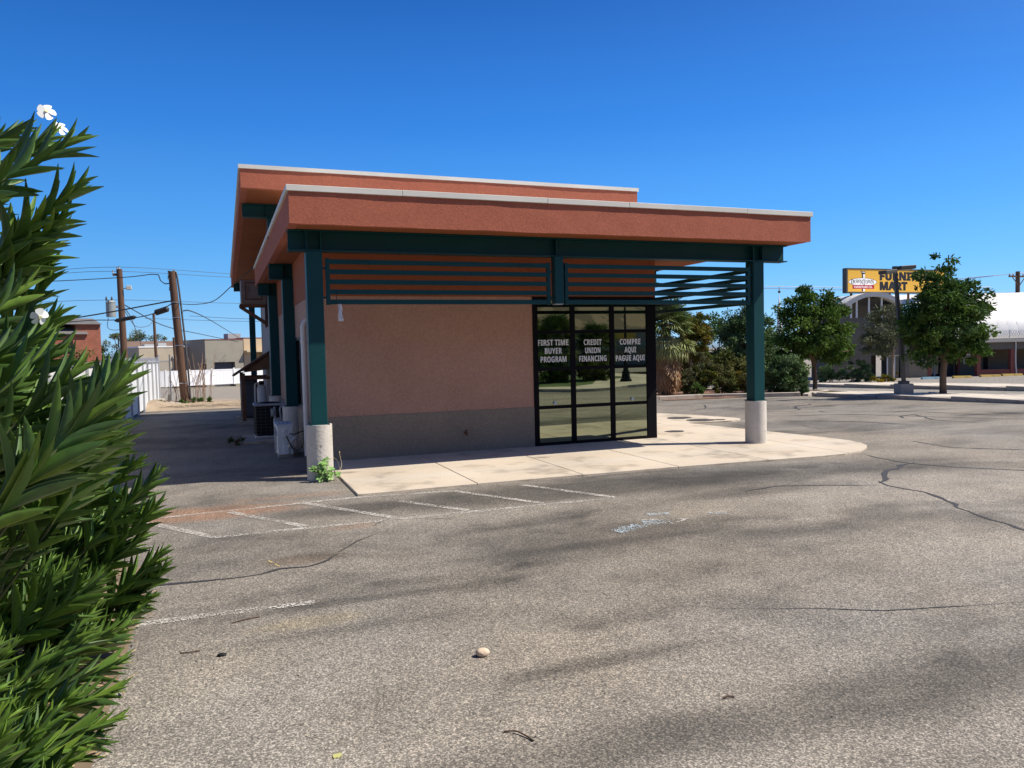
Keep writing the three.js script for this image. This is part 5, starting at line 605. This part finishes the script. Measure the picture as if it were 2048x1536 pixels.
{ // mallow weed at the foot of the front pier
  const o = thing('mallow_weed', 'bright green leafy weed at the foot of the front pier', 'weed', [1.44, .0, -11.62]);
  const leaf = (r) => { const n = 24, p = [0, 0, 0], ix = []; for (let i = 0; i <= n; i++) { const a = lerp(-2.75, 2.75, i / n), q = r * (.82 + .18 * Math.cos(a * 5)) * (1 + .05 * Math.cos(a * 15)); p.push(Math.sin(a) * q, .18 * r * Math.cos(a * 2.5), Math.cos(a) * q); if (i) ix.push(0, i, i + 1); } const g = new THREE.BufferGeometry(); g.setAttribute('position', new THREE.Float32BufferAttribute(p, 3)); g.setIndex(ix); g.computeVertexNormals(); return g; };
  const ms = [[.14, .27, .05], [.19, .34, .08], [.11, .22, .05], [.24, .36, .12]].map((c) => M(...c, .7)), gs = [leaf(.07), leaf(.055), leaf(.042)];
  for (let k = 0; k < 30; k++) { const a = R() * 6.28, q = Math.sqrt(R()) * .19, x = Math.cos(a) * q * 1.15, z = Math.sin(a) * q * .55, y = rr(.05, .24) + (Math.abs(x + .02) < .06 && R() < .3 ? .1 : 0); const m = P(o, 'leaf', gs[k % 3], ms[(R() * 4) | 0], false); m.position.set(x, y, z); m.rotation.set(rr(.1, 1.0), R() * 6.28, rr(-.5, .5)); P(o, 'leaf_stalk', tube([[x * .2, 0, z * .2], [x * .6, y * .7, z * .6], [x, y, z]], .0025, 4, 5), ms[0], false); }
  P(o, 'dry_stalk', tube([[.12, 0, 0], [.2, .12, -.1], [.26, .2, -.25], [.24, .36, -.3]], .003, 4, 10), M(.5, .4, .22, .8), false); P(o, 'dry_stalk', tube([[.05, .1, 0], [.0, .3, .04], [.12, .34, 0], [.24, .1, -.2]], .0025, 4, 12), M(.45, .36, .22, .8), false); P(o, 'seed_head', new THREE.SphereGeometry(.012, 8, 6).scale(.7, 1.6, .7).translate(.24, .38, -.3), M(.5, .4, .22, .8), false);
}
{ const o = thing('plastic_bag', 'clear plastic strip hanging by a wire from the lowest slat', 'bag', [1.74, 2.64, -11.80]); P(o, 'hook_wire', tube([[-.03, 0, .03], [-.05, .1, .035], [-.03, .17, .02], [.01, .19, -.02]], .006, 6, 14), K.cable, false); const m = MP(.85, .87, .9, .35, { transmission: .6, thickness: 0 }); for (let k = 0; k < 4; k++) P(o, 'plastic_fold', (() => { const g = new THREE.PlaneGeometry(.05, .26, 3, 8), p = g.attributes.position; for (let i = 0; i < p.count; i++) { const y = p.getY(i); p.setXYZ(i, p.getX(i) * (.4 + .6 * (.5 - y / .26)) + .012 * Math.sin(y * 40 + k * 2) + (k - 1.5) * .008, y - .13, .03 + .012 * Math.cos(y * 30 + k) + .02 * p.getX(i) * 10 * (k % 2 ? 1 : -1) * .3); } g.computeVertexNormals(); return g; })(), m, false); }
// weeds, stalks and litter round the leaning pole
{ const lv = new Leaves(); for (let k = 0; k < 2600; k++) { const x = rr(-2.4, 1.0), z = -29.4 - Math.abs(rr(-3.6, 3.6)) * R() - .6; const d = rdir().setY(rr(-.1, .15)).normalize(); lv.quad(V(x, hy(x, z) + .09 + .09 * fbm(x * 1.4, z * 1.4, 8, 3), z), d, d.clone().cross(V(0, 1, 0)).normalize(), rr(.04, .09), rr(.015, .03), tint([[.45, .33, .19], [.5, .40, .26], [.3, .2, .12], [.55, .46, .33]])); } const m = P(scene, num('leaf_litter'), lv.build(), LEAFDULL, false); m.userData = { label: 'dry fallen leaves scattered round the leaning pole', category: 'leaf litter', kind: 'stuff' }; }
shrub('weed_clump', 'green weeds at the foot of the leaning pole', [-1.05, .0, -32.7], { n: 900, L: .12, W: .05, cols: [[.08, .15, .03], [.12, .19, .05]], cr: .14, lobes: [[0, .15, 0, .4, .16, .3], [.6, .1, 0, .4, .12, .25]], group: 'weeds along the alley' });
shrub('weed_clump', 'pale weeds at the end of the white fence', [-2.3, .02, -31.2], { n: 900, L: .11, W: .03, cols: [[.22, .22, .08], [.12, .16, .05], [.3, .25, .12]], cr: .14, lobes: [[0, .15, 0, .4, .2, .5]], group: 'weeds along the alley' });
shrub('weed_clump', 'small shaded weed on the asphalt before the condenser pad', [.28, .0, -17.4], { n: 160, L: .09, W: .03, cols: [[.08, .13, .03]], cr: .1, lobes: [[0, .07, 0, .16, .1, .14]], group: 'weeds along the alley' });
{ const o = thing('dry_stalks', 'tall dry brown weed stalks beside the leaning pole', 'weed', [-.85, -.08, -33.0]); const mt = M(.30, .19, .12, .9), lv = new Leaves(); for (let k = 0; k < 17; k++) { const x = rr(-.15, .55), z = rr(-.3, .3), h = rr(1.0, 2.2), e = [x + rr(-.2, .25), h, z + rr(-.2, .2)]; P(o, 'stalk', tube([[x, 0, z], [x + rr(-.05, .05), h * .5, z], e], .009, 5, 6), mt, false); for (let q = 0; q < 34; q++) { const u = rr(.25, 1), d = rdir(); lv.quad(V(lerp(x, e[0], u), h * u, lerp(z, e[2], u)), d, d.clone().cross(rdir()).normalize(), .045, .02, tint([[.22, .12, .08], [.35, .22, .13]])); } } P(o, 'dry_leaves', lv.build(), LEAFDULL, false).userData.kind = 'stuff'; }
{ const o = thing('dry_stalks', 'sparse dry twigs left of the leaning pole', 'weed', [-1.75, -.08, -33.4]); const mt = M(.30, .2, .13, .9); for (let k = 0; k < 10; k++) { const x = rr(-.35, .3), h = rr(.6, 1.6); P(o, 'stalk', tube([[x, 0, 0], [x + rr(-.15, .15), h * .5, rr(-.1, .1)], [x + rr(-.4, .3), h, rr(-.2, .2)]], .008, 5, 6), mt, false); } }
one('stub_post', 'short leaning grey stub beside the leaning pole', 'post', bar([0, 0, 0], [.08, .5, 0], .1, .08), M(.12, .11, .1, .8), [-1.9, -.05, -32.6]);
{ const o = thing('broken_concrete', 'broken concrete lump at the end of the white fence', 'rubble', [-2.25, 0, -32.4]); for (const [x, y, z, w, h, d, a] of [[0, .12, 0, .55, .3, .4, .3], [.4, .06, .15, .35, .2, .3, -.5], [.7, .04, 0, .25, .14, .2, .9]]) { const m = P(o, 'chunk', bx(w, h, d, 0, 0, 0, .03), K.pad); m.position.set(x, y, z); m.rotation.set(.1, a, .12); } }
{ const lv = new Leaves(); for (let k = 0; k < 900; k++) { const x = -.62 - Math.pow(R(), 1.1) * 1.2 + .05, z = rr(-7.4, -2.4), d = rdir().setY(rr(-.05, .1)).normalize(); lv.quad(V(x, .05 + .02 * R() - (x > -.66 ? .035 : 0), z), d, d.clone().cross(V(0, 1, 0)).normalize(), rr(.05, .12), rr(.008, .018), tint([[.42, .28, .14], [.3, .19, .09], [.5, .36, .2]])); } const m = P(scene, num('leaf_litter'), lv.build(), LEAFDULL, false); m.userData = { label: 'dry brown oleander leaves under the hedge', category: 'leaf litter', kind: 'stuff' }; }
{ const lv = new Leaves(); for (let k = 0; k < 420; k++) { const x = rr(-1, 8), z = -Math.pow(R(), .8) * 8 - 2.2, d = rdir().setY(.05).normalize(), s = rr(.006, .02); lv.quad(V(x, .004, z), d, d.clone().cross(V(0, 1, 0)).normalize(), s, s * .55, tint([[.03, .028, .025], [.05, .04, .03], [.5, .42, .3]])); } const m = P(scene, num('grit'), lv.build(), LEAFDULL, false); m.userData = { label: 'scattered grit and specks on the asphalt', category: 'grit', kind: 'stuff' }; }

renderer.render(scene, camera);
